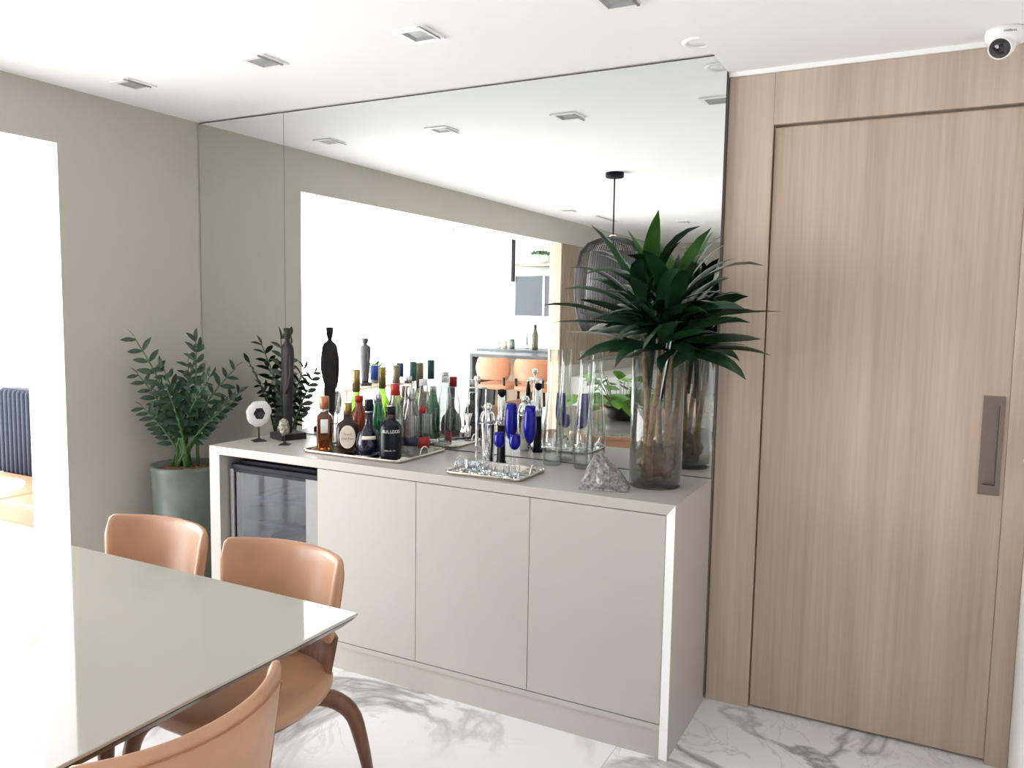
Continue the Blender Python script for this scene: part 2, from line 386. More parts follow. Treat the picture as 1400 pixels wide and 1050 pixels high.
# ================================================================== SIDEBOARD
sb = thing('sideboard', 'long taupe lacquered sideboard with three doors and an open cooler niche', 'sideboard', (0,0,0))
T = .046; NX0, NX1 = .652, 1.209
fr = MB()
def miter(pts, y0=-SBD, y1=-.004):
    n = len(pts); vs = [(x,y0,z) for x,z in pts]+[(x,y1,z) for x,z in pts]
    return MB().add(vs, [tuple(range(n)), tuple(range(2*n-1,n-1,-1))]+[(k,(k+1)%n,n+(k+1)%n,n+k) for k in range(n)])
XL, XRr = SBX, XR
miter([(XL,SBH),(XRr,SBH),(XRr-T*.62,SBH-T*.8),(XL+T*1.35,SBH-T*.8)], y1=-.0005).obj('worktop', M_sb, sb, bevel=.0008)
miter([(XL,SBH-.0006),(XL+T*1.35,SBH-T*.8-.0006),(XL+T*1.35,0),(XL,0)]).obj('side_panel', M_sb, sb, bevel=.0008)
rp = miter([(XRr,SBH-.0006),(XRr,0),(XRr-T*.62,0),(XRr-T*.62,SBH-T*.8-.0006)], y0=-SBD+.003).obj('side_panel', M_sb, sb, bevel=.0008)
miter([(XRr,SBH-.0008),(XRr,0),(XRr-T*.62,0),(XRr-T*.62,SBH-T*.8-.0008)], y0=-SBD, y1=-SBD+.0029).obj('front_strip', M_edge, rp, label='white front strip')  # front edge of the right panel, coloured whiter than its other faces
box('carcass', (NX1+.004, -SBD+.03, .10), (XRr-T*.62, -.006, SBH-T*.8-.001), M_sb, sb)
box('niche_floor', (XL+T*1.35, -SBD+.004, .10), (NX1, -.006, .118), M_sb, sb)
box('niche_back', (XL+T*1.35, -.02, .118), (NX1, -.006, SBH-T*.8-.001), M_sb, sb)
box('divider', (NX1, -SBD+.022, .10), (NX1+.0035, -.006, SBH-T*.8-.001), M_sb, sb)
dz1 = SBH-T*.8-.003
dxs = [NX1+.001, 1.703, 2.193, XRr-T*.62-.001]
for i in range(3):
    box('door', (dxs[i]+.0012, -SBD+.001, .122), (dxs[i+1]-.0012, -SBD+.02, dz1), M_sbd, sb, .0008)
box('bottom_rail', (XL+T*1.35, -SBD+.001, .098), (XRr-T*.62, -SBD+.02, .1185), M_sbd, sb)
box('plinth', (XL+T*1.35, -SBD+.008, .0), (XRr-T*.62, -SBD+.03, .0975), M_sbd, sb)

# wine cooler in the niche
wc = thing('wine_cooler', 'black wine cooler with steel framed dark glass door inside the sideboard niche', 'wine cooler', (0,0,.118))
cx0, cx1, ch = .668, 1.186, .655
yb, yf = -.03, -.405
b = MB(); t = .02
b.box((cx0+.02, yf, 0), (cx0+.02+t, yb, ch+.02)); b.box((cx1-.012-t, yf, 0), (cx1-.012, yb, ch+.02)); b.box((cx0+.02, yf, 0), (cx1-.012, yb, t)); b.box((cx0+.02, yb-t, 0), (cx1-.012, yb, ch))
b.box((cx0+.02, yf, ch), (cx1-.012, yb, ch+.035)); b.obj('body', M_black, wc, bevel=.003)
box('top_cap', (cx0+.006, yf-.035, ch+.001), (cx1-.006, yf-.001, ch+.022), M_black, wc, .003)
fy0, fy1 = yf-.036, yf-.002
box('door_frame', (cx0, fy0, .01), (cx0+.02, fy1, ch), M_cool, wc, .002)
box('door_frame', (cx1-.075, fy0, .01), (cx1, fy1, ch), M_cool, wc, .002)
box('door_frame', (cx0+.02, fy0+.006, ch-.014), (cx1-.075, fy1, ch), M_black, wc)
box('door_frame', (cx0+.02, fy0+.006, .01), (cx1-.075, fy1, .03), M_black, wc)
box('glass', (cx0+.02, fy0+.008, .03), (cx1-.075, fy0+.014, ch-.014), M_fridgeg, wc)
M_shelf = mat('wire_shelf', (.6, .6, .62), .25, .9)
for z in (.14, .27, .40, .52):
    sh = MB(); sh.box((cx0+.042, yf+.02, z), (cx1-.036, yf+.03, z+.012)); sh.box((cx0+.042, yb-.05, z), (cx1-.036, yb-.04, z+.012))
    for i in range(7): x = cx0+.06+i*.066; sh.box((x, yf+.03, z+.003), (x+.004, yb-.05, z+.007))
    sh.obj('shelf', M_shelf, wc)
M_bend = mat('bottle_end_glass', (.22, .27, .29), .15)
kk = 0
for z, n in ((.14, 5), (.27, 4), (.40, 5)):
    for i in range(n):
        x = cx0+.09+i*.078
        wbt = thing('wine_bottle', 'dark wine bottle lying on a cooler shelf behind the glass', 'bottle', (x, yf+.06, .118+z+.0495), 0, 'wine bottles lying in the cooler')
        pr = [(.030,0),(.0368,.012),(.0368,.17),(.015,.23),(.0145,.28)]
        g = MB(); g.lathe(pr, 14); g.v = [(p[0], p[2], p[1]) for p in g.v]; g.obj('body', M_bend, wbt)
        g = MB(); g.lathe([(.016,.28),(.016,.295)], 12); g.v = [(p[0], p[2], p[1]) for p in g.v]; g.obj('foil', M_steel, wbt)

# ================================================================== DINING TABLE
TH = .74; TX0, TX1, TY0, TY1 = .725, 2.197, -2.96, -1.455
tb = thing('dining_table', 'square dining table with glossy off-white lacquered glass top', 'table', ((TX0+TX1)/2, (TY0+TY1)/2, 0))
hx_, hy_ = (TX1-TX0)/2, (TY1-TY0)/2
box('glass_top', (-hx_, -hy_, TH-.008), (hx_, hy_, TH), M_tglass, tb, .0015)
box('spacer', (-hx_+.012, -hy_+.012, TH-.0115), (hx_-.012, hy_-.012, TH-.0081), M_tedge, tb)
b = MB(); z0, z1 = TH-.034, TH-.0118
ins = .028
vs = [(-hx_+ins,-hy_+ins,z0),(hx_-ins,-hy_+ins,z0),(hx_-ins,hy_-ins,z0),(-hx_+ins,hy_-ins,z0),(-hx_+.004,-hy_+.004,z1),(hx_-.004,-hy_+.004,z1),(hx_-.004,hy_-.004,z1),(-hx_+.004,hy_-.004,z1)]
b.add(vs, [(0,3,2,1),(4,5,6,7),(0,1,5,4),(1,2,6,5),(2,3,7,6),(3,0,4,7)]); b.obj('bevelled_underframe', M_tedge, tb)
b = MB(); b.lathe([(.30,0),(.30,.02),(.11,.05),(.10,TH-.09),(.24,TH-.031)], 4, pw=2, rot=PI/4, smooth=False); b.obj('pedestal', M_walnut, tb)

# ================================================================== CHAIRS
def chair_proto():
    t = thing('dining_chair', 'x', 'chair', (0,0,0))
    n = 40
    def outline(s, z):
        r = []
        for k in range(n):
            a = 2*PI*k/n; ca, sa = math.cos(a), math.sin(a); p = 2.7
            q = (abs(ca)**p+abs(sa)**p)**(-1/p)
            x = .236*q*ca; y = -.01 + .235*q*sa
            x *= 1 - .10*max(0, (y+.0)/.235)
            r.append((x*s, y*s, z))
        return r
    rg = [outline(.86,.418), outline(.955,.424), outline(.995,.440), outline(1.0,.456), outline(.975,.470), outline(.9,.478), outline(.6,.482), outline(.2,.480)]
    MB().rings(rg).obj('seat', M_leather, t)
    MB().rings([outline(.70,.398), outline(.84,.402), outline(.85,.4175)]).obj('seat_base', M_walnut, t)
    # curved backrest shell
    R, yc, am = .292, -.055, .86
    def bp(u, v, off):   # u -1..1 along, v 0..1 up
        a = u*am; lean = .035*(v-.5)
        rad = R + lean + off
        zt = .800 + .004*u*u ; zb = .545 + .022*u*u
        z = zb + (zt-zb)*v
        return (rad*math.sin(a), yc + rad*math.cos(a)*.92, z)
    rings = []; NU = 36; NS = 22; th = .017
    for i in range(NU+1):
        u = -1+2*i/NU
        e = min(1, (1-abs(u))/.13); ve = (1-(1-e)**2)**.5
        sh = .30*(1-ve)   # round the corners
        rr = []
        for k in range(NS):
            a = 2*PI*k/NS; p = 3.4; ca, sa = math.cos(a), math.sin(a)
            q = (abs(ca)**p+abs(sa)**p)**(-1/p)
            v = .5 + .5*q*sa*(1-2*sh*.9); thx = th*max(.25, ve**.7)
            rr.append(bp(u, v, q*ca*thx))
        rings.append(rr)
    bk = MB().rings(rings).obj('backrest', M_leather, t)
    # seam cord round the outer face of the back
    sp = []
    for k in range(49):
        a = 2*PI*k/48; p = 6; ca, sa = math.cos(a), math.sin(a); q = (abs(ca)**p+abs(sa)**p)**(-1/p)
        sp.append(bp(.90*q*ca, .5+.42*q*sa, th+.0005))
    MB().tube(sp, .0016, 5).obj('seam', mat('leather_seam', (.36,.15,.06), .5) if 'leather_seam' not in MATS else MATS['leather_seam'], bk)
    # wooden back panel joining seat and backrest
    rings = []
    for i in range(25):
        u = -1+2*i/24; a = u*.74
        z0, z1 = .405, .575
        rr = []
        for (dr, zz) in ((-.009, z0), (.009, z0), (.009, (z0+z1)/2), (.009, z1), (-.009, z1), (-.009, (z0+z1)/2)):
            rad = .265 + (zz-z0)*.20 + dr
            rr.append((rad*math.sin(a)*.98, yc + rad*math.cos(a)*.92, zz))
        rings.append(rr)
    MB().rings(rings, smooth=False).obj('back_panel', M_walnut, t)
    def smooth(P, R_, n=18):
        out = []; ro = []; m = len(P)-1
        for i in range(n+1):
            u = m*i/n; k = min(int(u), m-1); f = u-k
            p = [Vector(P[min(max(k+d, 0), m)]) for d in (-1,0,1,2)]
            out.append(.5*((2*p[1])+(p[2]-p[0])*f+(2*p[0]-5*p[1]+4*p[2]-p[3])*f*f+(3*p[1]-p[0]-3*p[2]+p[3])*f**3)); ro.append((R_[k][0]*(1-f)+R_[k+1][0]*f, R_[k][1]*(1-f)+R_[k+1][1]*f))
        out[-1].z = 0
        return out, ro
    RR = [(.020,.024),(.024,.026),(.025,.024),(.021,.020),(.016,.015),(.012,.012)]
    for sx in (-1, 1):
        MB().tube(*smooth([(sx*.10,.10,.395),(sx*.17,.15,.392),(sx*.218,.190,.345),(sx*.236,.215,.25),(sx*.243,.245,.12),(sx*.248,.27,0.0)], RR), 12).obj('leg', M_walnut, t)
        MB().tube(*smooth([(sx*.10,-.12,.395),(sx*.165,-.165,.392),(sx*.205,-.19,.345),(sx*.220,-.205,.25),(sx*.228,-.215,.12),(sx*.232,-.22,0.0)], RR), 12).obj('leg', M_walnut, t)
    return t
ch0 = chair_proto()
chairs = [
 ((1.795,-1.447,0), 0.0, 'tan leather dining chair backed towards the sideboard, next to the open table corner'),
 ((1.262,-1.447,0), 0.0, 'tan leather dining chair backed towards the wine cooler, farther from the table corner'),
 ((2.165,-2.075,0), -PI/2, 'tan leather dining chair whose outer back faces the oak door'),
 ((2.165,-2.61,0), -PI/2, 'tan leather dining chair near the living area end of the door side of the table'),
 ((.76,-1.93,0), PI/2, 'tan leather dining chair backed to the balcony, on the mirror end of its row'),
 ((.76,-2.49,0), PI/2, 'tan leather dining chair backed to the balcony, on the living area end of its row'),
 ((1.135,-3.06,0), PI, 'tan leather dining chair facing the mirror, beside the balcony side of the table'),
 ((1.665,-3.06,0), PI, 'tan leather dining chair facing the mirror, beside the door side of the table'),
]
for i, (loc, rz, lab) in enumerate(chairs):
    c = ch0 if i == 0 else dup(ch0)
    c.location = loc; c.rotation_euler = (0,0,rz); c['label'] = lab; c['group'] = 'dining chairs around the square table'

# ================================================================== CEILING LIGHTS
def ceiling_light(x, y, lab, z=H1, group='square recessed ceiling lights'):
    t = thing('ceiling_light', lab, 'ceiling light', (x, y, z), 0, group)
    b = MB(); s, q, d = .066, .046, .007
    b.box((-s,-s,-d),(s,-q,-.0005)); b.box((-s,q,-d),(s,s,-.0005)); b.box((-s,-q,-d),(-q,q,-.0005)); b.box((q,-q,-d),(s,q,-.0005)); b.obj('frame', M_camw, t)
    b = MB(); b.add([(-q,-q,-d+.001),(q,-q,-d+.001),(q,q,-d+.001),(-q,q,-d+.001),(-.03,-.03,-.0008),(.03,-.03,-.0008),(.03,.03,-.0008),(-.03,.03,-.0008)], [(0,1,5,4),(1,2,6,5),(2,3,7,6),(3,0,4,7),(4,5,6,7)]); b.obj('reflector', M_lampin, t)
    b = MB(); b.box((q+.001, -s-.018, -.012), (q+.010, s-.02, -.0072)); b.obj('spring_plate', M_steel, t)
    return t
ROW = [.336, 1.09, 1.81, 2.53]
wh = ['nearest the balcony wall', 'second from the balcony wall', 'third from the balcony wall', 'nearest the lower ceiling field']
for x, k in zip(ROW, wh): ceiling_light(x, -.632, 'square recessed ceiling light in the row before the mirror, '+k)
ceiling_light(.35, -3.95, 'square recessed ceiling light beyond the table, before the slatted wall')
ceiling_light(1.09, -5.2, 'square recessed ceiling light above the living area, nearer the slatted wall')
ceiling_light(1.6, -5.2, 'square recessed ceiling light above the living area, farther from the slatted wall')
t = thing('ceiling_vent', 'thin white slot vent in the ceiling near the balcony wall', 'vent', (.45, -4.7, H1))
b = MB()
b.box((-.03,-.3,-.006),(-.02,.3,-.0005)); b.box((.02,-.3,-.006),(.03,.3,-.0005)); b.box((-.02,-.3,-.006),(.02,-.29,-.0005)); b.box((-.02,.29,-.006),(.02,.3,-.0005)); b.obj('frame', M_camw, t)
MB().box((-.02,-.29,-.003),(.02,.29,-.0005)).obj('slot', M_lampin, t)
t = thing('round_downlight', 'round white ceiling downlight at the corner of mirror and lower ceiling', 'ceiling light', (2.655, -.155, H1))
MB().lathe([(.040,-.0005),(.040,-.006),(.046,-.009),(.058,-.006),(.060,-.0005)], 32).obj('ring', M_camw, t)
MB().lathe([(.0,-.004),(.039,-.004),(.039,-.001),(.0,-.001)], 32).obj('diffuser', M_camw, t)

# ================================================================== PENDANT
pd = thing('pendant_lamp', 'dark wire cage pendant lamp hanging over the dining table', 'pendant lamp', (1.462, -2.218, H1))
MB().lathe([(.0,-.001),(.062,-.001),(.062,-.030),(.058,-.034),(.0,-.034)], 32).obj('canopy', M_black, pd)
MB().tube([(0,0,-.034),(0,0,-.42)], .006, 8).obj('rod', M_cage, pd)
MB().lathe([(.008,-.415),(.022,-.418),(.022,-.43),(.012,-.436)], 16).obj('collar', M_chrome, pd)
prof = [(.03,-.436),(.10,-.446),(.17,-.475),(.222,-.535),(.248,-.64),(.258,-.78),(.250,-.90),(.225,-1.01),(.19,-1.08)]
cg = MB()
for k in range(84):
    a = 2*PI*k/84
    cg.tube([(r*math.cos(a), r*math.sin(a), z) for r, z in prof], .0027, 4)
o = cg.obj('wire_cage', M_cage, pd); o['kind'] = 'stuff'
for r, z in ((.03,-.436),(.19,-1.08)):
    MB().tube([(r*math.cos(2*PI*k/40), r*math.sin(2*PI*k/40), z) for k in range(41)], .005, 6, caps=False).obj('hoop', M_cage, pd)
MB().lathe([(.15,-.53),(.155,-.53),(.185,-.90),(.18,-.90)], 32, closed=True).obj('inner_shade', M_cagei, pd)

# ================================================================== SECURITY CAMERA
sc_ = thing('security_camera', 'white dome security camera with black lens on the lower ceiling', 'security camera', (3.575, -.085, H2))
MB().lathe([(.0,-.0005),(.052,-.0005),(.055,-.012),(.052,-.034),(.040,-.045),(.0,-.045)], 36).obj('base', M_camw, sc_)
bo = bpy.data.objects.new('eyeball', None)
dirv = Vector((-.30,-.80,-.50)).normalized()
q = dirv.to_track_quat('Z', 'Y').to_matrix().to_4x4()
def oriented(b, m4): b.v = [tuple(m4 @ Vector(p)) for p in b.v]; return b
m4 = Matrix.Translation((-.006,-.014,-.052)) @ q
ball = MB(); pr = [(.0001,-.036)]
pr += [(.036*math.sin(a), -.036*math.cos(a)) for a in [PI*k/14 for k in range(1, 10)]] + [(.0335,.020),(.0325,.026),(.030,.026),(.0295,.020)]
ball.lathe(pr, 32); eb = oriented(ball, m4).obj('eyeball', M_camw, sc_)
l = MB(); l.lathe([(.0,.0235),(.0292,.0225),(.0292,.019),(.0,.019)], 32); lo = oriented(l, m4).obj('lens_cover', M_lens, eb, label='black lens cover')
l = MB(); l.lathe([(.0,.0255),(.010,.0248),(.012,.0232),(.0,.0232)], 24); oriented(l, m4).obj('lens', M_lens, eb)
text('brand_mark', 'intelbras', .010, M_blackink, sc_, (.010, -.0548, -.020), (PI/2, 0, math.radians(10)), .0003)

# white beads hanging at the return wall
bd = thing('bead_strand', 'short strand of white beads hanging on the return wall', 'bead strand', (XW, .0, 1.17))
hk = MB().tube([(.0,-.055,.012),(-.02,-.055,.012),(-.024,-.055,.02)], .003, 6).obj('hook', M_nickel, bd)
for k in range(7):
    r = .0095; MB().lathe([(r*math.sin(PI*i/8)+1e-5, -r*math.cos(PI*i/8)) for i in range(9)], 12, c=(-.019+.003*(k%2), -.055, .0-.019*k)).obj('bead', M_geodew, bd)
MB().box((-.006,-.062,-.16),(-.0005,-.04,.02)).obj('backplate', M_nickel, bd)

# ================================================================== THINGS ON THE SIDEBOARD
Z0 = SBH
def toward_cam(x, y): return math.atan2(-3.0058-y, 3.4318-x)

# ---- tall bronze figure
def figure(loc, h, rz, lab, group=None, wide=1.):
    t = thing('figure_sculpture', lab, 'sculpture', loc, rz, group)
    k = h/.52
    MB().box((-.062*k,-.062*k,0),(.062*k,.062*k,.030*k)).obj('base', M_bronze, t, bevel=.002)
    sec = [(.030,.020,.018),(.06,.021,.019),(.16,.026,.022),(.24,.029,.025),(.29,.033,.026),(.34,.036,.027),(.39,.0385,.028),(.42,.038,.027),(.438,.031,.024),(.449,.017,.016),(.456,.010,.010),(.462,.0098,.0098),(.470,.0125,.013),(.488,.0165,.016),(.52,.0185,.0175)]
    rings = []
    for z, a, b_ in sec:
        rings.append([(a*k*math.cos(2*PI*i/24)*(1 if abs(math.cos(2*PI*i/24)) < .9 or z > .43 else 1.02), b_*k*math.sin(2*PI*i/24)*(1+.10*math.cos(4*PI*i/24)), z*k) for i in range(24)])
    rings = [[(x*wide, y*wide, z) for x, y, z in r] for r in rings]
    MB().rings(rings).obj('body', M_bronze, t)
    for sx in (-1, 1):
        MB().tube([(sx*wide*.030*k,0,.415*k),(sx*wide*.037*k,-.002*k,.37*k),(sx*wide*.0395*k,-.002*k,.31*k),(sx*wide*.032*k,-.012*k,.25*k),(sx*wide*.020*k,-.022*k,.215*k)], [.009*k,.010*k,.009*k,.008*k,.006*k], 10).obj('arm', M_bronze, t)
    return t
figure((.742,-.150,Z0), .525, math.radians(-20), 'tall slender dark bronze figure on a square base on the sideboard')

# ---- geode and crystal on stands
def stand(t, h, s=.026):
    b = MB(); b.box((-s,-s,0),(s,s,.003)); b.add([(-s*.8,-s*.8,.003),(s*.8,-s*.8,.003),(s*.8,s*.8,.003),(-s*.8,s*.8,.003),(-.004,-.004,.013),(.004,-.004,.013),(.004,.004,.013),(-.004,.004,.013)], [(0,1,5,4),(1,2,6,5),(2,3,7,6),(3,0,4,7),(4,5,6,7)])
    b.obj('stand_base', M_bronze, t); MB().tube([(0,0,.010),(0,0,h)], .0035, 8).obj('stand_rod', M_bronze, t)
rr = random.Random(3)
gx, gy = .682, -.278
g = thing('agate_geode', 'sliced white agate geode with dark hollow on a small black stand', 'geode', (gx, gy, Z0), toward_cam(gx, gy)+PI/2+.25)
stand(g, .078, .03)
def rough_disc(r0, r1, y0, y1, n=48, amp=.04, seed=1, hexa=0, zc=.130):
    q = random.Random(seed); ph = [q.uniform(0, 6.28) for _ in range(4)]
    def rad(a, r):
        v = r*(1+amp*math.sin(2*a+ph[0])+amp*.7*math.sin(3*a+ph[1])+amp*.5*math.sin(7*a+ph[2])+amp*.3*math.sin(13*a+ph[3]))
        if hexa: v *= (.92/max(abs(math.cos((a % (PI/3))-PI/6)), .5))
        return v
    out = []
    for r, y, h in ((r0, y0, 0), (r1, y1, 0)):
        out.append([(rad(2*PI*i/n, r)*math.cos(2*PI*i/n), y, zc+rad(2*PI*i/n, r)*math.sin(2*PI*i/n)*1.05) for i in range(n)])
    return out
R1 = rough_disc(.052,.056,-.016,-.010,seed=2); R2 = rough_disc(.058,.050,.0,.022,seed=2)
MB().rings([R1[1], R2[0], R2[1]], cap0=False).obj('rind', M_geoder, g)
H_ = rough_disc(.026,.022,-.0165,-.004,seed=5,amp=.02,hexa=1)
MB().rings([R1[1], R1[0], H_[0]], cap0=False, cap1=False).obj('quartz_face', M_geodew, g)
MB().rings([H_[0], H_[1]], cap0=False).obj('hollow', M_geoded, g)
def rock(name, sx, sy, sz, seed, m, parent, zc, amp=.25, sub=3, loc=(0,0)):
    bm = bmesh.new(); bmesh.ops.create_icosphere(bm, subdivisions=sub, radius=1)
    q = random.Random(seed); dirs = [Vector((q.uniform(-1,1), q.uniform(-1,1), q.uniform(-1,1))).normalized() for _ in range(14)]
    cut = [q.uniform(.62,.9) for _ in dirs]
    for v in bm.verts:
        d = v.co.normalized(); r = 1.0
        for dd, c in zip(dirs, cut):
            k = d.dot(dd)
            if k > 1e-3: r = min(r, c/k)
        r *= 1+q.uniform(-amp,amp)*.12
        v.co = Vector((d.x*r*sx+loc[0], d.y*r*sy+loc[1], d.z*r*sz+zc))
    me = bpy.data.meshes.new(name); bm.to_mesh(me); bm.free(); me.materials.append(m)
    o = bpy.data.objects.new(name, me); COL.objects.link(o); o.parent = parent; return o
gx, gy = .855, -.292
g = thing('pyrite_specimen', 'small glittering pyrite specimen on a black stand on the sideboard', 'mineral', (gx, gy, Z0), .5)
stand(g, .040, .024); rock('crystal', .030, .026, .042, 4, M_pyrite, g, .078, .9)

# ---- grey quartz rock
g = thing('crystal_rock', 'rough grey and white crystal rock lying in front of the glass vase', 'rock', (2.432, -.372, Z0), .3)
M_rock = mat('crystal_rock', (.24, .23, .22), .3, var=.6, scale=110, bump=1., bscale=90)
def wedge():
    bm = bmesh.new(); q = random.Random(12)
    pts = [(-.088,-.035,0),(-.075,.045,0),(.085,-.045,0),(.09,.04,0),(-.025,-.055,0),(-.035,-.005,.118),(-.01,.02,.122),(-.055,.0,.085),(.06,.0,.055),(.03,-.03,.075),(-.06,-.035,.045),(.08,-.03,.02),(-.08,.03,.03),(.08,.035,.028),(.03,.04,.07),(0,-.055,.04)]
    for p in pts: bm.verts.new(p)
    bmesh.ops.convex_hull(bm, input=bm.verts)
    bmesh.ops.subdivide_edges(bm, edges=bm.edges, cuts=3, use_grid_fill=True)
    for v in bm.verts:
        if v.co.z > .004: v.co += Vector((q.uniform(-1,1), q.uniform(-1,1), q.uniform(-1,1)))*.0045
        v.co.z = max(v.co.z, 0)
    me = bpy.data.meshes.new('stone'); bm.to_mesh(me); bm.free(); me.materials.append(M_rock)
    o = bpy.data.objects.new('stone', me); COL.objects.link(o); o.parent = g
wedge()

# ---- trays
def rrect(hx, hy, r, z, n=5):
    out = []
    for cx, cy, a0 in ((hx-r,hy-r,0),(-hx+r,hy-r,PI/2),(-hx+r,-hy+r,PI),(hx-r,-hy+r,1.5*PI)):
        for k in range(n): a = a0+PI/2*k/(n-1); out.append((cx+r*math.cos(a), cy+r*math.sin(a), z))
    return out
M_traym = mat('tray_mirror', (.75,.75,.74), .05, 1, var=.02)
M_rosy = mat('tray_rim', (.62,.56,.50), .18, 1, var=.03)
def tray(lab, loc, rz, hx, hy):
    t = thing('serving_tray', lab, 'tray', loc, rz)
    MB().rings([rrect(hx-.004,hy-.004,.03,.0), rrect(hx-.002,hy-.002,.03,.006)]).obj('tray_bottom', M_traym, t)
    MB().rings([rrect(hx-.002,hy-.002,.03,.0), rrect(hx+.003,hy+.003,.033,.002), rrect(hx+.006,hy+.006,.035,.014), rrect(hx+.003,hy+.003,.034,.014), rrect(hx,hy,.031,.004)], cap0=False, cap1=False).obj('rim', M_rosy, t)
    for sx in (-1, 1):
        MB().tube(arc_pts(lambda u: (sx*(hx+.004), .032*math.cos(PI*u), .012+.034*math.sin(PI*u)), 13), .003, 8).obj('handle', M_chrome, t)
    return t
tray('rectangular mirrored tray crowded with liquor bottles', (1.300,-.212,Z0), math.radians(0), .255, .178)
tray('rectangular mirrored tray with blue stemware and bar tools', (1.968,-.330,Z0), math.radians(1), .158, .120)
TZ = Z0+.0063

# ---- bottles
M_amber = mat('amber_whisky', (.26,.07,.013), .03, var=.2, scale=20, trans=.75, ior=1.4, coat=.5)
M_brownb = mat('brown_bottle', (.022,.010,.006), .12, var=.2, coat=.1)
M_navyb = mat('navy_ceramic', (.006,.009,.026), .12, var=.3, scale=40, coat=.2)
M_blackb = mat('black_bottle', (.008,.010,.016), .22, var=.1, spec=.25)
M_clearb = pane_glass('filled_clear_bottle', (.93,.95,.95), .08, (.30,.33,.33), 2.5)
M_greenb = pane_glass('green_bottle', (.24,.34,.09), .06, (.07,.12,.02), 3.)
M_oliveb = pane_glass('olive_bottle', (.27,.27,.13), .06, (.07,.07,.03), 3.)
M_redb = mat('red_orange_liquor', (.52,.06,.015), .04, var=.5, scale=9, trans=.6, coat=.6)
M_jewel = mat('emerald_glass', (.0,.26,.06), .04, var=.4, scale=25, trans=.6, coat=.8)
M_gold = mat('gold_foil', (.40,.29,.12), .3, .8)
M_copper = mat('copper_cap', (.55,.22,.12), .35, .6)
M_silver = mat('silver_foil', (.6,.6,.62), .25, .9)
M_redcap = mat('red_cap', (.42,.02,.02), .35)
M_bluecap = mat('blue_cap', (.03,.07,.32), .35)
M_greencap = mat('dark_green_cap', (.03,.10,.09), .4)
M_darklabel = mat('navy_label', (.01,.015,.04), .4)
M_greyl = mat('pale_green_label', (.62,.70,.66), .6)
def bottle(lab, x, y, prof, m, caps, labels=(), pw=2, sx=1, sy=1, rz=None, n=32, group='liquor bottles on the mirrored tray'):
    rz = toward_cam(x, y) if rz is None else rz
    t = thing('liquor_bottle', lab, 'bottle', (x, y, TZ), rz, group)
    MB().lathe(prof, n, pw=pw, sx=sx, sy=sy).obj('body', m, t)
    for nm, pr, mm in caps: MB().lathe(pr, 24).obj(nm, mm, t)
    for (r, z0, z1, a, mm) in labels:     # wrapped label facing +x (towards the viewer)
        r, rtop = r if hasattr(r, '__len__') else (r, r)
        b = MB(); k = 14; vs = []
        for i in range(k+1):
            an = -a+2*a*i/k; q = r*(abs(math.cos(an))**pw+abs(math.sin(an))**pw)**(-1/pw)
            for rr_, zz in ((q, z0), (q*(rtop/r), z1)): vs.append((rr_*math.cos(an)*sx, rr_*math.sin(an)*sy, zz))
        b.add(vs, [(2*i, 2*i+2, 2*i+3, 2*i+1) for i in range(k)], 0, True)
        o = b.obj('label', mm, t); md = o.modifiers.new('thick', 'SOLIDIFY'); md.thickness = .0006; md.offset = 1
    return t
def std(r, h, sh=.55, nk=.0145, body=.0): # body radius, height, shoulder fraction
    hs = h*sh
    return [(r*.86,0),(r*.98,.004),(r,.012),(r,hs),(r*.93,hs+.02),(r*.7,hs+.045),(nk*1.25,hs+.075),(nk,hs+.095),(nk,h)]
def capof(h0, h1, r, nm='cap', m=None): return (nm, [(.0,h0),(r,h0),(r,h1-.002),(r*.9,h1),(.0,h1)], m)
# square bourbon bottle
bottle('square amber whisky bottle with white label and copper stopper', 1.098, -.305, [(.030,0),(.033,.006),(.034,.13),(.031,.148),(.017,.160),(.0145,.166),(.0145,.185)], M_amber,
       [capof(.178,.232,.021,'stopper',M_copper), capof(.160,.178,.019,'collar',M_silver)], [(.0346,.075,.135,.42,M_wlabel)], pw=7, n=48)
# squat brown whisky with oval label
t = bottle('squat brown whisky bottle with oval cream label', 1.222, -.300, [(.034,0),(.040,.006),(.045,.03),(.045,.10),(.040,.122),(.020,.138),(.0165,.142),(.0165,.165)], M_brownb,
       [capof(.160,.212,.0185,'cap',M_gold)], [], pw=4, n=48, sy=1.05)
ov = MB(); k = 28; ov.rings([[(.0462, .034*math.cos(2*PI*i/k), .070+.050*math.sin(2*PI*i/k)) for i in range(k)], [(.0478, .032*math.cos(2*PI*i/k), .070+.048*math.sin(2*PI*i/k)) for i in range(k)]], smooth=False)
lb = ov.obj('label', M_rug, t, label='oval cream label')
for i, (wd, sz) in enumerate((('Grand', .013), ('Old Parr', .015))):
    text('lettering', wd, sz, M_redink, lb, (.0479, 0, .082-.020*i), (PI/2, 0, PI/2), .0002)
# navy ceramic flagon
t = bottle('dark navy ceramic flagon with cream neck label', 1.356, -.325, [(.034,0),(.044,.008),(.051,.035),(.052,.06),(.046,.09),(.032,.112),(.020,.13),(.017,.145),(.016,.185)], M_navyb,
       [capof(.183,.190,.0175,'collar',M_silver), capof(.190,.238,.018,'stopper',M_blackb)], [((.0500,.0470), .074, .0885, .62, M_rug)])
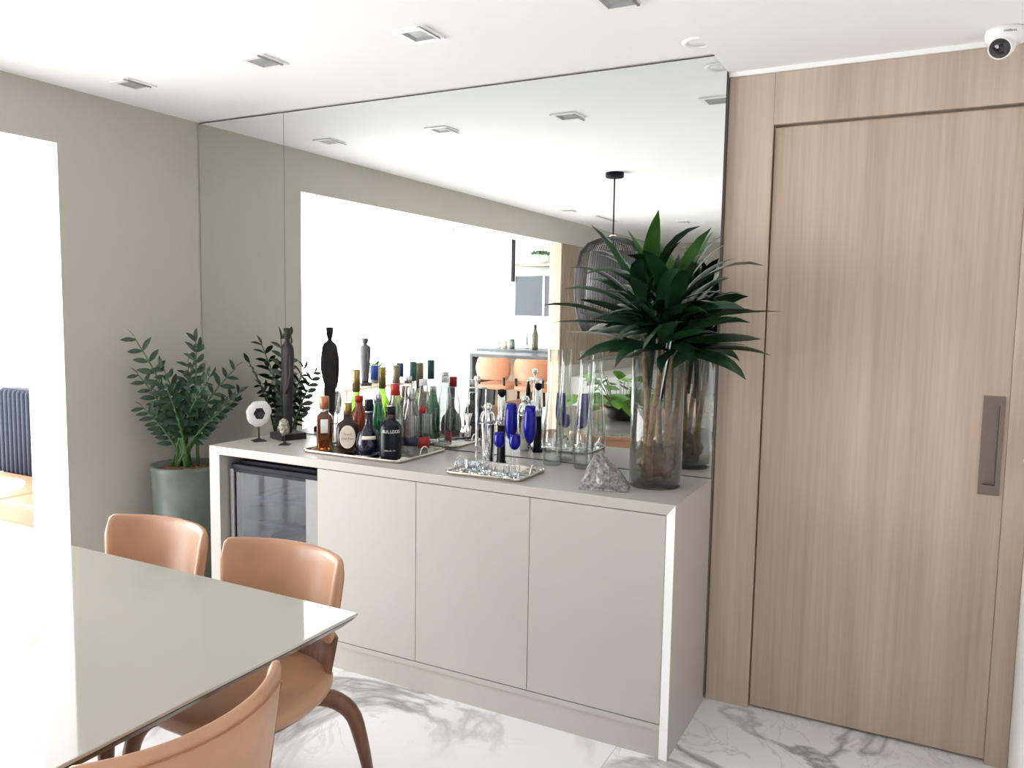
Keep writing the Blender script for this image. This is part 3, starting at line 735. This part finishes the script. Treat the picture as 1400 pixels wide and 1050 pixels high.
# black gin bottle with lettering
t = bottle('matte black gin bottle with white lettering', 1.477, -.338, [(.040,0),(.045,.006),(.046,.02),(.0465,.125),(.044,.140),(.034,.152),(.024,.160),(.0205,.166),(.0205,.190)], M_blackb,
       [capof(.186,.218,.0215,'cap',M_blackb)], [(.0212,.170,.186,.5,mat('plum_label',(.12,.05,.08),.5))])
for i, ch in enumerate('BULLDOG'):
    a = (i-3)*.235 + .05; text('lettering', ch, .0185, M_whiteink, t, (.0467*math.cos(a), .0467*math.sin(a), .118), (PI/2, 0, PI/2+a), .0003)
for i, ch in enumerate('LONDON DRY GIN'):
    if ch == ' ': continue
    a = (i-6.5)*.075 - .1; text('lettering', ch, .006, M_whiteink, t, (.0466*math.cos(a), .0466*math.sin(a), .040), (PI/2, 0, PI/2+a), .0003)
bottle('clear vodka bottle with navy band beside the black gin', 1.519, -.252, std(.033,.27,.60), M_clearb, [capof(.235,.290,.0165,'cap',M_silver)], [(.0334,.050,.085,1.2,M_darklabel)])
bottle('slim clear bottle with red seal and red foot label', 1.470, -.090, std(.031,.30,.70), M_clearb, [capof(.285,.312,.0175,'cap',M_wlabel)], [(.0314,.010,.060,1.2,M_redcap), (.0314,.165,.195,.42,M_redcap)])
bottle('clear decanter bottle with glass stopper behind the whisky', 1.092, -.190, std(.037,.235,.50), M_clearb, [('stopper', [(.0,.235),(.012,.235),(.017,.250),(.016,.268),(.0,.270)], M_glass)], [(.0374,.03,.10,.9,M_wlabel)])
bottle('green sparkling wine bottle with gold foil neck', 1.108, -.098, std(.041,.32,.42), M_greenb, [capof(.235,.338,.0172,'foil',M_gold)], [(.0414,.05,.12,.9,M_gold)])
bottle('red and orange liqueur bottle with rounded shoulders', 1.205, -.200, [(.032,0),(.038,.008),(.041,.06),(.041,.12),(.034,.155),(.020,.180),(.016,.195),(.015,.21)], M_redb, [capof(.205,.232,.0175,'cap',M_redcap)])
bottle('clear bottle with tall blue cap', 1.212, -.098, std(.037,.30,.60), M_clearb, [capof(.298,.362,.0175,'cap',M_bluecap)], [(.0374,.06,.15,.8,M_silver)])
bottle('emerald green jewel-like gin bottle', 1.320, -.218, std(.034,.21,.62), M_jewel, [capof(.205,.250,.0165,'cap',M_silver)])
bottle('olive green wine bottle with bronze foil', 1.328, -.092, std(.038,.34,.50), M_oliveb, [capof(.250,.368,.0165,'foil',mat('bronze_foil',(.24,.20,.14),.4,.5))], [(.0384,.05,.13,.9,M_greyl)])
bottle('clear bottle with bright red cap', 1.424, -.232, std(.034,.26,.62), M_clearb, [capof(.252,.300,.0185,'cap',M_redcap)], [(.0344,.04,.12,.8,M_greyl)])
bottle('clear bottle with dark green neck foil against the mirror', 1.403, -.072, std(.030,.34,.55), M_clearb, [capof(.300,.385,.0155,'foil',M_greencap)], [(.0304,.05,.14,.8,M_greyl)], rz=PI/2)
bottle('small clear bottle with silver stopper', 1.432, -.150, std(.029,.30,.62), M_clearb, [capof(.298,.328,.0165,'stopper',M_silver)])

# ---- blue stemware and tumblers on the second tray
def stem(x, y, h, hb, r, lab, group):
    t = thing('stem_glass', lab, 'glass', (x, y, TZ), 0, group)
    MB().lathe([(.0,.0),(.028,.0),(.028,.0015),(.006,.005),(.0035,.012),(.0035,h-hb-.004),(.006,h-hb+.004),(.0,h-hb+.004)], 24).obj('foot_and_stem', M_glass, t)
    z = h-hb
    pr = [(.001,z+.0045),(r*.55,z+hb*.12),(r*.92,z+hb*.32),(r,z+hb*.5),(r*.93,z+hb*.8),(r*.80,h),(r*.80-.0016,h),(r*.93-.0016,z+hb*.8),(r-.0016,z+hb*.5),(r*.9-.0016,z+hb*.32),(r*.5,z+hb*.15),(.001,z+.010)]
    MB().lathe(pr, 28).obj('bowl', M_navyg, t, label='cobalt blue bowl')
for x, y, k in ((1.985,-.238,'beside the chrome bar tools'),(2.085,-.275,'nearer the glass carafes')): stem(x, y, .255, .155, .0255, 'tall cobalt blue champagne flute with a clear stem, '+k, 'blue flutes on the tray')
for x, y, k in ((1.975,-.315,'nearer the bar tools'),(2.047,-.325,'nearer the tray handle by the rock')): stem(x, y, .150, .065, .0225, 'short cobalt blue liqueur glass with a clear stem, '+k, 'blue liqueur glasses on the tray')
M_cut = glass('cut_crystal', (.98,.99,1), .0, 1.3)
for i, (x, y) in enumerate(((1.862,-.405),(1.918,-.412),(1.975,-.405),(2.032,-.412),(2.085,-.400),(1.925,-.350),(1.868,-.345))):
    t = thing('shot_glass', 'small cut crystal tumbler on the mirrored tray', 'glass', (x, y, TZ), i*.4, 'crystal tumblers on the tray')
    MB().lathe([(.0,0),(.019,0),(.0225,.045),(.0205,.045),(.0175,.012),(.0,.012)], 12, smooth=False).obj('tumbler', M_cut, t)
# ---- bar tool stand
bt = thing('bar_tool_stand', 'chrome bar tool stand with hanging utensils behind the tumblers', 'bar tools', (1.842,-.262,TZ), .5)
MB().lathe([(.0,0),(.030,0),(.030,.006),(.008,.012),(.0,.012)], 28).obj('base', M_chrome, bt)
MB().tube([(0,0,.010),(0,0,.335)], .006, 12).obj('pole', M_chrome, bt)
MB().lathe([(.0,.335),(.011,.335),(.013,.345),(.009,.357),(.0,.358)], 20).obj('finial', M_chrome, bt)
MB().tube([(-.040,0,.310),(.040,0,.310)], .004, 8).obj('crossbar', M_chrome, bt)
MB().tube([(0,-.040,.302),(0,.040,.302)], .004, 8).obj('crossbar', M_chrome, bt)
MB().lathe([(.013,.115),(.016,.155),(.006,.16),(.019,.205),(.0175,.205),(.004,.164),(.0145,.154),(.0115,.115)], 20, c=(-.036,0,.0), closed=True).obj('jigger', M_chrome, bt)
MB().tube([(-.036,0,.20),(-.036,.0,.306)], .003, 8).obj('jigger_handle', M_chrome, bt)
MB().tube([(.036,0,.306),(.036,0,.19),(.036,0,.10)], [(.003,.003),(.006,.004),(.010,.003)], 8).obj('tongs', M_chrome, bt)
MB().tube([(0,-.036,.30),(0,-.036,.20),(0,-.036,.09),(0,-.036,.07)], [.003,.0025,.0025,.009], 8).obj('bar_spoon', M_chrome, bt)
MB().tube([(0,.036,.30),(0,.036,.26),(0,.036,.19),(0,.036,.12)], [.004,.011,.011,.003], 12).obj('corkscrew', M_black, bt, label='black handled corkscrew')
t = thing('cocktail_shaker', 'tall chrome cocktail shaker beside the bar tool stand', 'shaker', (1.842,-.172,Z0), 0)
MB().lathe([(.0,0),(.024,0),(.027,.01),(.033,.16),(.033,.165),(.0,.165)], 32).obj('cup', M_chrome, t)
MB().lathe([(.0,.166),(.0335,.166),(.034,.178),(.026,.205),(.019,.212),(.0,.212)], 32).obj('strainer', M_chrome, t)
MB().lathe([(.0,.213),(.018,.213),(.0175,.235),(.010,.246),(.0,.248)], 28).obj('lid', M_chrome, t)
t = thing('bottle_opener_stand', 'chrome and black wine opener standing by the tray', 'wine opener', (1.905,-.170,Z0), 0.6)
MB().lathe([(.0,0),(.022,0),(.022,.01),(.018,.014),(.016,.16),(.0,.16)], 24).obj('barrel', M_black, t)
MB().lathe([(.0,.161),(.019,.161),(.019,.20),(.014,.205),(.014,.285),(.0,.285)], 24).obj('sleeve', M_chrome, t)
MB().lathe([(.0,.286),(.017,.286),(.017,.305),(.0,.308)], 24).obj('knob', M_black, t)

# ---- glass carafes
def carafe(x, y, lab):
    t = thing('glass_carafe', lab, 'carafe', (x, y, Z0), 0, 'tall glass carafes against the mirror')
    o = [(.0,0),(.034,0),(.037,.004),(.0395,.05),(.0405,.10),(.036,.18),(.028,.26),(.0215,.34),(.019,.40),(.0205,.47)]
    i = [(.019,.47),(.0174,.40),(.0198,.34),(.0262,.26),(.0342,.18),(.0386,.10),(.0375,.05),(.034,.014),(.0,.012)]
    MB().lathe(o+i, 36).obj('vessel', M_glass, t)
carafe(2.085,-.062,'tall clear glass carafe nearer the blue flutes'); carafe(2.222,-.065,'tall clear glass carafe nearer the leafy vase')

# ---- vase with dracaena
vx, vy = 2.567, -.215; VH = .492; VR = .094
t = thing('glass_vase', 'tall clear cylinder vase holding dracaena canes in water', 'vase', (vx, vy, Z0), 0)
MB().lathe([(.0,0),(VR-.004,0),(VR,.004),(VR,VH),(VR-.004,VH),(VR-.004,.018),(.0,.018)], 56).obj('vessel', M_glass, t)
MB().lathe([(.0,.0185),(VR-.0045,.0185),(VR-.0045,.150),(.0,.150)], 48).obj('water', M_water, t)
pl = thing('dracaena_cutting', 'bushy dark green dracaena canes standing in the cylinder vase', 'plant', (vx, vy, Z0+.02), 0)
q = random.Random(5)
canes = []
M_root = mat('amber_root', (.17,.075,.022), .5, var=.6, scale=35, bump=.6, bscale=80)
for k, (bx, by, tx, ty, hz) in enumerate(((-.035,-.02,-.04,-.02,.52),(.03,.0,.05,.005,.55),(.0,.035,.0,.05,.50),(-.01,-.045,.02,-.05,.47),(.045,.035,.07,.03,.46))):
    pts = [(bx+(tx-bx)*u+.008*math.sin(5*u+k), by+(ty-by)*u, .006+hz*u) for u in (0,.15,.3,.5,.7,.85,1)]
    MB().tube(pts, [.014,.013,.012,.0105,.010,.0095,.006], 9).obj('cane', M_bark, pl); canes.append(pts[-1])
rock('root_ball', .074, .068, .066, 9, M_root, pl, .067, .8)
def arch(p0, az, el, L, droop, n=9, curl=0.):
    p = Vector(p0); out = [p.copy()]; e = el
    for i in range(n-1):
        st = L/(n-1); p = p + Vector((math.cos(az)*math.cos(e), math.sin(az)*math.cos(e), math.sin(e)))*st
        if p.y + vy > -.015: p.y = -.015 - vy
        e -= droop/(n-1)*(.25+1.6*(i/(n-1))**1.5); az += curl/(n-1); out.append(p.copy())
    return out
LW = [.30,.52,.78,.95,1,.95,.78,.48,.03]
specs = []
NL = 112
for k in range(NL):
    u = k/NL; az = k*2.399963; el = 1.38-1.50*u**.9 + q.uniform(-.18,.18)
    specs.append((az, el, q.uniform(.28,.40), q.uniform(.6,1.7) if el > .5 else q.uniform(.35,1.15)))
for k, (az, el, L, dr) in enumerate(specs):
    c = canes[k % len(canes)]
    z = c[2]+.09-.10*(k/NL)
    L *= 1-.35*max(0, math.sin(az))
    path = arch((c[0], c[1], z), az, el, L, dr*1.25, 9, q.uniform(-.9,.9))
    for p in path: p.z = max(p.z, .478 if (p.x**2+p.y**2) < .115**2 else .2)
    side = Vector((-math.sin(az), math.cos(az), q.uniform(-.8,.8)))
    wv = q.uniform(.020,.033)
    leaf(path, [x*wv for x in LW], side, .22).obj('leaf', M_leafl if (el > 1.0 and k % 3 == 1) else M_leafd, pl)
for k in range(10):   # sheathing leaves rising inside the vase
    c = canes[k % len(canes)]; az = k*2.4; r = .03
    p0 = Vector((c[0]*.6, c[1]*.6, .26+.02*(k % 3))); p1 = Vector((c[0]+r*math.cos(az), c[1]+r*math.sin(az), .56))
    p1.y = min(p1.y, .07)
    path = [p0+(p1-p0)*(i/8) for i in range(9)]
    leaf(path, [.006+.017*(i/8) for i in range(9)], Vector((-math.sin(az), math.cos(az), 0)), .3).obj('leaf', M_leafd, pl)

# ================================================================== FLOOR PLANT
px_, py_ = .262, -.335
pt = thing('planter', 'tall round green-grey glazed planter in the corner beside the sideboard', 'planter', (px_, py_, 0), 0)
MB().lathe([(.0,0),(.118,0),(.122,.006),(.150,.45),(.160,.70),(.165,.715),(.165,.735),(.152,.735),(.148,.70),(.0,.70)], 48).obj('pot', M_pot, pt)
b = MB(); b.lathe([(.0,.7005),(.147,.7005),(.145,.712),(.09,.722),(.0,.726)], 40); b.obj('mulch', M_soil, pt)
q = random.Random(8)
for k in range(26):
    a = q.uniform(0, 6.28); r = q.uniform(.02,.13)
    rock('bark_chip', q.uniform(.010,.02), q.uniform(.006,.012), .006, k, M_soil, pt, .726-.08*(r/.13)*.1, .5, 1, (r*math.cos(a), r*math.sin(a)))
zz = thing('zz_plant', 'dark green zz plant with upright leafy stems in the corner planter', 'plant', (px_, py_, .722), 0)
tips = [(.145,-.515,1.345,.9),(.285,-.285,1.335,1),(.215,-.21,1.30,1),(.085,-.46,1.17,.8),(.33,-.50,1.13,.9),(.42,-.32,1.17,.9),(.13,-.20,1.20,.9),(.44,-.16,1.08,.9),(.07,-.34,1.06,.8),(.36,-.11,1.19,.9),(.22,-.42,1.20,1),(.50,-.25,1.05,.8),(.17,-.50,1.02,.8)]
leafm = {}
def leaflet_mesh(var):
    if var not in leafm:
        L = .090; w_ = .0155
        n = 6; path = [Vector((0, L*i/(n-1), .004*math.sin(PI*i/(n-1))-.010*(i/(n-1))**2)) for i in range(n)]
        b = leaf(path, [w_*x for x in (.10,.72,1.0,.95,.62,.02)], Vector((1,0,0)), .18)
        leafm[var] = b.mesh('leaflet', M_leafz)
    return leafm[var]
for k, (tx, ty, tz, s) in enumerate(tips):
    a0 = Vector((q.uniform(-.05,.05), q.uniform(-.05,.05), 0)); tip = Vector((tx-px_, ty-py_, tz-.722))
    mid = Vector((a0.x*.7+tip.x*.25, a0.y*.7+tip.y*.25, tip.z*.55))
    def bz(u): return a0*(1-u)**2 + mid*2*u*(1-u) + tip*u*u
    pts = [bz(u/9) for u in range(10)]
    st = MB().tube(pts, [.0085-.0062*(i/9) for i in range(10)], 7).obj('stem', M_stemz, zz)
    n = 8
    for i in range(n):
        u = .36+.62*i/(n-1); p = bz(u); tg = (bz(min(1,u+.02))-bz(u-.02)).normalized()
        va = -.80 + 1.1*math.sin(k*2.1)
        perp = tg.cross(Vector((math.cos(va), math.sin(va), .1))).normalized()
        for sgn in (-1, 1):
            if i == n-1 and sgn == 1: d = tg
            else: d = (perp*sgn*.86 + tg*.55 + Vector((0,0,q.uniform(-.12,.12)))).normalized()
            sc = s*(.75+.4*math.sin(PI*min(1,.25+u*.75)))*q.uniform(.85,1.1)
            end = p+d*.082*sc
            if end.x+px_ < .012 or end.y+py_ > -.012:
                d = (d + Vector((.8 if end.x+px_ < .012 else 0, -.8 if end.y+py_ > -.012 else 0, .2))).normalized()
                end = p+d*.082*sc
                if end.x+px_ < .012 or end.y+py_ > -.012: continue
            nr = tg.cross(d).normalized() if abs(tg.dot(d)) < .97 else perp
            if nr.dot(Vector((.7,-.7,.3))) < 0: nr = -nr
            nr = (nr + tg*.35 + Vector((q.uniform(-.3,.3), q.uniform(-.3,.3), .1))).normalized()
            x = d.cross(nr).normalized(); zax = x.cross(d)
            o = bpy.data.objects.new('leaflet', leaflet_mesh(0)); COL.objects.link(o); o.parent = st
            m = Matrix((x, d, zax)).transposed().to_4x4(); m = m @ Matrix.Scale(sc, 4); m.translation = p; o.matrix_local = m

# ================================================================== TABLE PLANT (seen in the mirror)
ptb = thing('table_planter', 'low dark bowl planter in the middle of the dining table', 'planter', (1.50,-2.36,TH), 0)
MB().lathe([(.0,0),(.075,0),(.095,.03),(.105,.085),(.098,.085),(.09,.07),(.0,.07)], 36).obj('bowl', M_bronze, ptb)
po = thing('pothos_plant', 'bright green leafy pothos in the table planter', 'plant', (1.50,-2.36,TH+.07), 0)
q = random.Random(21)
for k in range(78):
    az = k*2.4; el = q.uniform(.1,1.4); L = q.uniform(.10,.30); p0 = Vector((.05*math.cos(az), .05*math.sin(az), .0))
    d = Vector((math.cos(az)*math.cos(el), math.sin(az)*math.cos(el), math.sin(el)))
    e = p0+d*L
    MB().tube([p0, p0+d*L*.5+Vector((0,0,.02)), e], .002, 5).obj('stalk', M_stemz, po)
    hd_ = Vector((math.cos(az), math.sin(az), q.uniform(-.9,-.1))).normalized(); s = q.uniform(.08,.125)
    path = [e+hd_*s*i/5+Vector((0,0,.01*math.sin(PI*i/5))) for i in range(6)]
    leaf(path, [s*x for x in (.12,.42,.48,.38,.22,.01)], Vector((-math.sin(az), math.cos(az), q.uniform(-.5,.5))), .12).obj('leaf', M_leafp, po)

# ================================================================== BALCONY: bench, side table, console
bn = thing('ribbed_bench', 'navy channel-tufted bench with orange leather seat at the balcony end', 'bench', (0,0,0))
bx0, bx1 = BX+.06, -.55
nr_ = 36
rw = (bx1-bx0)/nr_
rib = MB(); rib.lathe([(.001,0),(rw*.36,.004),(rw*.49,.02),(rw*.49,.56),(rw*.36,.582),(.001,.586)], 12)
rm = rib.mesh('rib', M_navyfab)
for i in range(nr_):
    o = bpy.data.objects.new('rib', rm); COL.objects.link(o); o.parent = bn; o.location = (bx0+rw*(i+.5), .262, .315)
box('back_board', (bx0, .290, .20), (bx1, .36, .905), M_navyfab, bn, .006)
for i in range(2):
    wdt = (bx1-bx0)/2; box('seat_cushion', (bx0+wdt*i+.004, -.27, .20), (bx0+wdt*(i+1)-.004, .235, .33), M_leather3, bn, .02)
box('seat_base', (bx0+.02, -.22, .0), (bx1-.02, .285, .198), M_lightoak, bn, .004)
st = thing('side_table', 'white round side table in front of the navy bench', 'side table', (-1.22,-.47,0), 0)
MB().lathe([(.0,.46),(.20,.46),(.205,.468),(.205,.478),(.20,.482),(.0,.482)], 40).obj('top', M_edge, st)
MB().lathe([(.0,0),(.15,0),(.15,.010),(.018,.016),(.014,.03),(.014,.458),(.0,.458)], 32).obj('pedestal', M_edge, st)
# console on the glazing side with sculpture and plant
cs = thing('console_table', 'light oak console table along the balcony glazing', 'console', (-1.95,-3.95,0))
box('top', (-.17,-.62,.65), (.17,.62,.68), M_lightoak, cs, .003)
for sx in (-1,1):
    for sy in (-1,1): box('leg', (sx*.15-.018, sy*.58-.018, 0), (sx*.15+.018, sy*.58+.018, .649), M_lightoak, cs)
figure((-1.88,-3.79,.681), .50, .6, 'smaller dark figure on the oak console on the balcony', wide=2.2)
pk = thing('console_planter', 'grey-green vase with a fern on the balcony console', 'planter', (-1.98,-4.10,.681))
MB().lathe([(.0,0),(.04,0),(.065,.05),(.068,.12),(.055,.17),(.05,.17),(.058,.12),(.0,.10)], 28).obj('pot', M_pot, pk)
fe = thing('fern', 'light green fern growing in the console vase', 'plant', (-1.98,-4.10,.681+.11))
for k in range(30):
    az = k*2.4; el = q.uniform(.3,1.25); p = Vector((0,0,0)); e_ = el; path = [p.copy()]
    for i in range(6):
        p = p+Vector((math.cos(az)*math.cos(e_), math.sin(az)*math.cos(e_), math.sin(e_)))*.045; e_ -= .22; path.append(p.copy())
    leaf(path, [.008,.018,.022,.02,.016,.010,.001], Vector((-math.sin(az), math.cos(az), .1)), .1).obj('frond', M_leafp, fe)

# ================================================================== BALCONY KITCHEN
bc = thing('breakfast_bar', 'dark stone framed breakfast bar on the balcony', 'bar counter', (0,0,0))
box('slab', (-1.28,-5.50,.965), (KX,-4.95,1.0), M_stone, bc, .002)
box('slab_leg', (-1.28,-5.50,0), (-1.245,-4.95,.9645), M_stone, bc, .002)
box('front_panel', (-1.20,-5.46,.0), (KX,-5.42,.9645), M_lightoak, bc)
kc = thing('kitchen_counter', 'kitchen counter with dark stone top against the marble wall', 'counter', (0,0,0))
box('cabinet', (-1.62,BY1+.005,.0), (KX,BY1+.58,.985), M_white, kc)
box('countertop', (-1.63,BY1+.003,.9855), (KX,BY1+.60,1.02), M_stone, kc, .002)
fa = thing('kitchen_faucet', 'chrome arched faucet on the kitchen counter', 'faucet', (-1.12,BY1+.2,1.02))
MB().lathe([(.0,0),(.022,0),(.022,.02),(.0,.02)], 20).obj('base', M_chrome, fa)
MB().tube([(0,0,.02),(0,0,.22),(.03,0,.27),(.09,.02,.28),(.13,.03,.25),(.135,.03,.20)], .009, 10).obj('spout', M_chrome, fa)
for i, (dx, m_, r, h, lab) in enumerate(((-.34,M_lightoak,.03,.08,'small wooden jar on the kitchen counter'),(-.24,M_pot,.035,.10,'small green pot on the kitchen counter'),(-.44,M_wlabel,.03,.06,'small white jar on the kitchen counter'))):
    j = thing('kitchen_jar', lab, 'jar', (-1.0+dx,BY1+.38,1.0205))
    MB().lathe([(.0,0),(r*.9,0),(r,h*.3),(r*.9,h),(.0,h)], 20).obj('body', m_, j); MB().lathe([(.0,h),(r*.8,h),(r*.7,h+.02),(.0,h+.025)], 20).obj('lid', M_stemz if i == 1 else M_lightoak, j)
j = thing('wine_bottle', 'dark wine bottle standing on the kitchen counter', 'bottle', (-.90,BY1+.42,1.0205))
MB().lathe(std(.037,.29,.6), 20).obj('body', M_oliveb, j); MB().lathe([(.0,.25),(.016,.25),(.016,.31),(.0,.31)], 14).obj('foil', M_black, j)
uc = thing('wall_cabinet', 'flat grey wall cabinet above the kitchen counter', 'cabinet', (0,0,0))
cxa, cxb = -1.235, -.70
box('body', (cxa, BY1+.002, 1.44), (cxb+.25, BY1+.31, 1.93), M_grey, uc)
box('door', (cxa, BY1+.3105, 1.442), (cxb-.155, BY1+.33, 1.928), M_grey, uc, .001)
box('door', (cxb-.12, BY1+.3105, 1.442), (cxb+.25, BY1+.33, 1.928), M_grey, uc, .001)
box('handle', (cxb-.152, BY1+.312, 1.442), (cxb-.123, BY1+.335, 1.928), M_steel, uc)
sh = tag(box('wall_shelf', (cxa-.02, BY1+.002, 2.055), (KX, BY1+.30, 2.085), M_lightoak), 'light oak shelf above the grey wall cabinet', 'shelf')
ho = thing('hanging_rod', 'black square ceiling rod at the shelf end', 'rod', (cxa-.022, BY1+.35, 0))
MB().box((-.018,-.018,1.86),(.018,.018,2.5695)).obj('rod', M_black, ho); MB().box((-.04,-.04,2.57),(.04,.04,2.5795)).obj('ceiling_plate', M_black, ho)
pb = thing('shelf_planter', 'white round bowl planter on the oak shelf', 'planter', (-.98,BY1+.16,2.0855))
MB().lathe([(.0,0),(.06,0),(.10,.04),(.11,.08),(.10,.115),(.09,.115),(.0,.10)], 28).obj('bowl', M_edge, pb)
su = thing('shelf_succulents', 'dark green bushy succulents in the white shelf bowl', 'plant', (-.98,BY1+.16,2.0855+.10))
for k in range(40):
    az = k*2.4; r = .10*math.sqrt(k/40); p = Vector((r*math.cos(az), r*math.sin(az), .0)); d = Vector((math.cos(az)*r*6, math.sin(az)*r*6, 1)).normalized()
    leaf([p+d*.07*i/4 for i in range(5)], [.008,.020,.022,.016,.001], Vector((-math.sin(az), math.cos(az), 0)), .3).obj('leaf', M_leafk, su)
def stool(x, y, lab):
    t = thing('bar_stool', lab, 'bar stool', (x, y, 0), 0, 'bar stools at the breakfast bar')
    b = MB(); b.rings([rrect(.19,.19,.06,.64), rrect(.205,.205,.07,.655), rrect(.205,.205,.07,.685), rrect(.185,.185,.06,.70)]); b.obj('seat', M_leather2, t)
    rg = []
    for i in range(17):
        u = -1+2*i/16; a = u*.75; e = min(1,(1-abs(u))/.22); ve = max(.5,(1-(1-e)**2)**.5)
        rr = []
        for k in range(12):
            an = 2*PI*k/12; rr.append(((.30+.02*math.cos(an))*math.sin(a), -.055+(.30+.02*math.cos(an))*math.cos(a)-.02, .865+.125*ve*math.sin(an)*1.0))
        rg.append(rr)
    MB().rings(rg).obj('backrest', M_leather2, t)
    for sx in (-1,1):
        MB().tube([(sx*.15,.17,.66),(sx*.16,.20,.72),(sx*.16,.205,.775)], .012, 8).obj('back_post', M_black, t)
        for sy in (-1,1): MB().tube([(sx*.15,sy*.15,.645),(sx*.19,sy*.19,0)], .014, 8).obj('leg', M_black, t)
    for s in (-1,1): MB().tube([(-.178,s*.178,.22),(.178,s*.178,.22)], .008, 8).obj('footrest', M_black, t)
stool(-.80,-4.80,'orange leather bar stool nearer the balcony glazing'); stool(-.335,-4.80,'orange leather bar stool nearer the oak jamb')

# ================================================================== LIVING AREA (seen in the mirror)
sl = thing('slatted_panel', 'vertical oak slat cladding on the living area wall', 'wall panel', (0,0,0))
box('backing', (.0005, YB+.005, .93), (.006, -W2, HW), M_slat, sl)
b = MB(); y = -W2-.012
while y > YB+.03: b.box((.0065, y-.022, .93), (.022, y, HW)); y -= .034
o = b.obj('slats', M_slat, sl); o['kind'] = 'stuff'
md_ = thing('media_unit', 'long white low unit under the slatted wall', 'cabinet', (0,0,0))
box('body', (.004, YB+.05, .10), (.40, -W2-.3, .80), M_white, md_, .003); box('plinth', (.01, YB+.08, 0), (.36, -W2-.33, .0995), M_white, md_)
for i in range(3):
    L = (-W2-.3-(YB+.05))/3; y0 = YB+.05+L*i; box('door', (.4005, y0+.003, .103), (.418, y0+L-.003, .797), M_white, md_)
sf = thing('sofa', 'pale grey fabric sofa against the far living room wall', 'sofa', (2.0, -7.15, 0))
box('base', (-1.3,-.42,.06), (1.3,.45,.30), M_cloth, sf, .02)
for i in range(3): box('seat_cushion', (-1.1+.735*i,-.2,.301), (-1.1+.735*(i+1)-.01,.47,.45), M_cloth, sf, .03)
for i in range(3): box('back_cushion', (-1.1+.735*i,-.40,.452), (-1.1+.735*(i+1)-.01,-.19,.82), M_cloth, sf, .04)
for sx in (-1,1): box('arm', (sx*1.105,-.42,.301), (sx*1.3,.45,.60), M_cloth, sf, .03)
for sx in (-1,1):
    for sy in (-.36,.38): MB().tube([(sx*1.2,sy,.0),(sx*1.2,sy,.06)], .02, 8).obj('foot', M_walnut, sf)
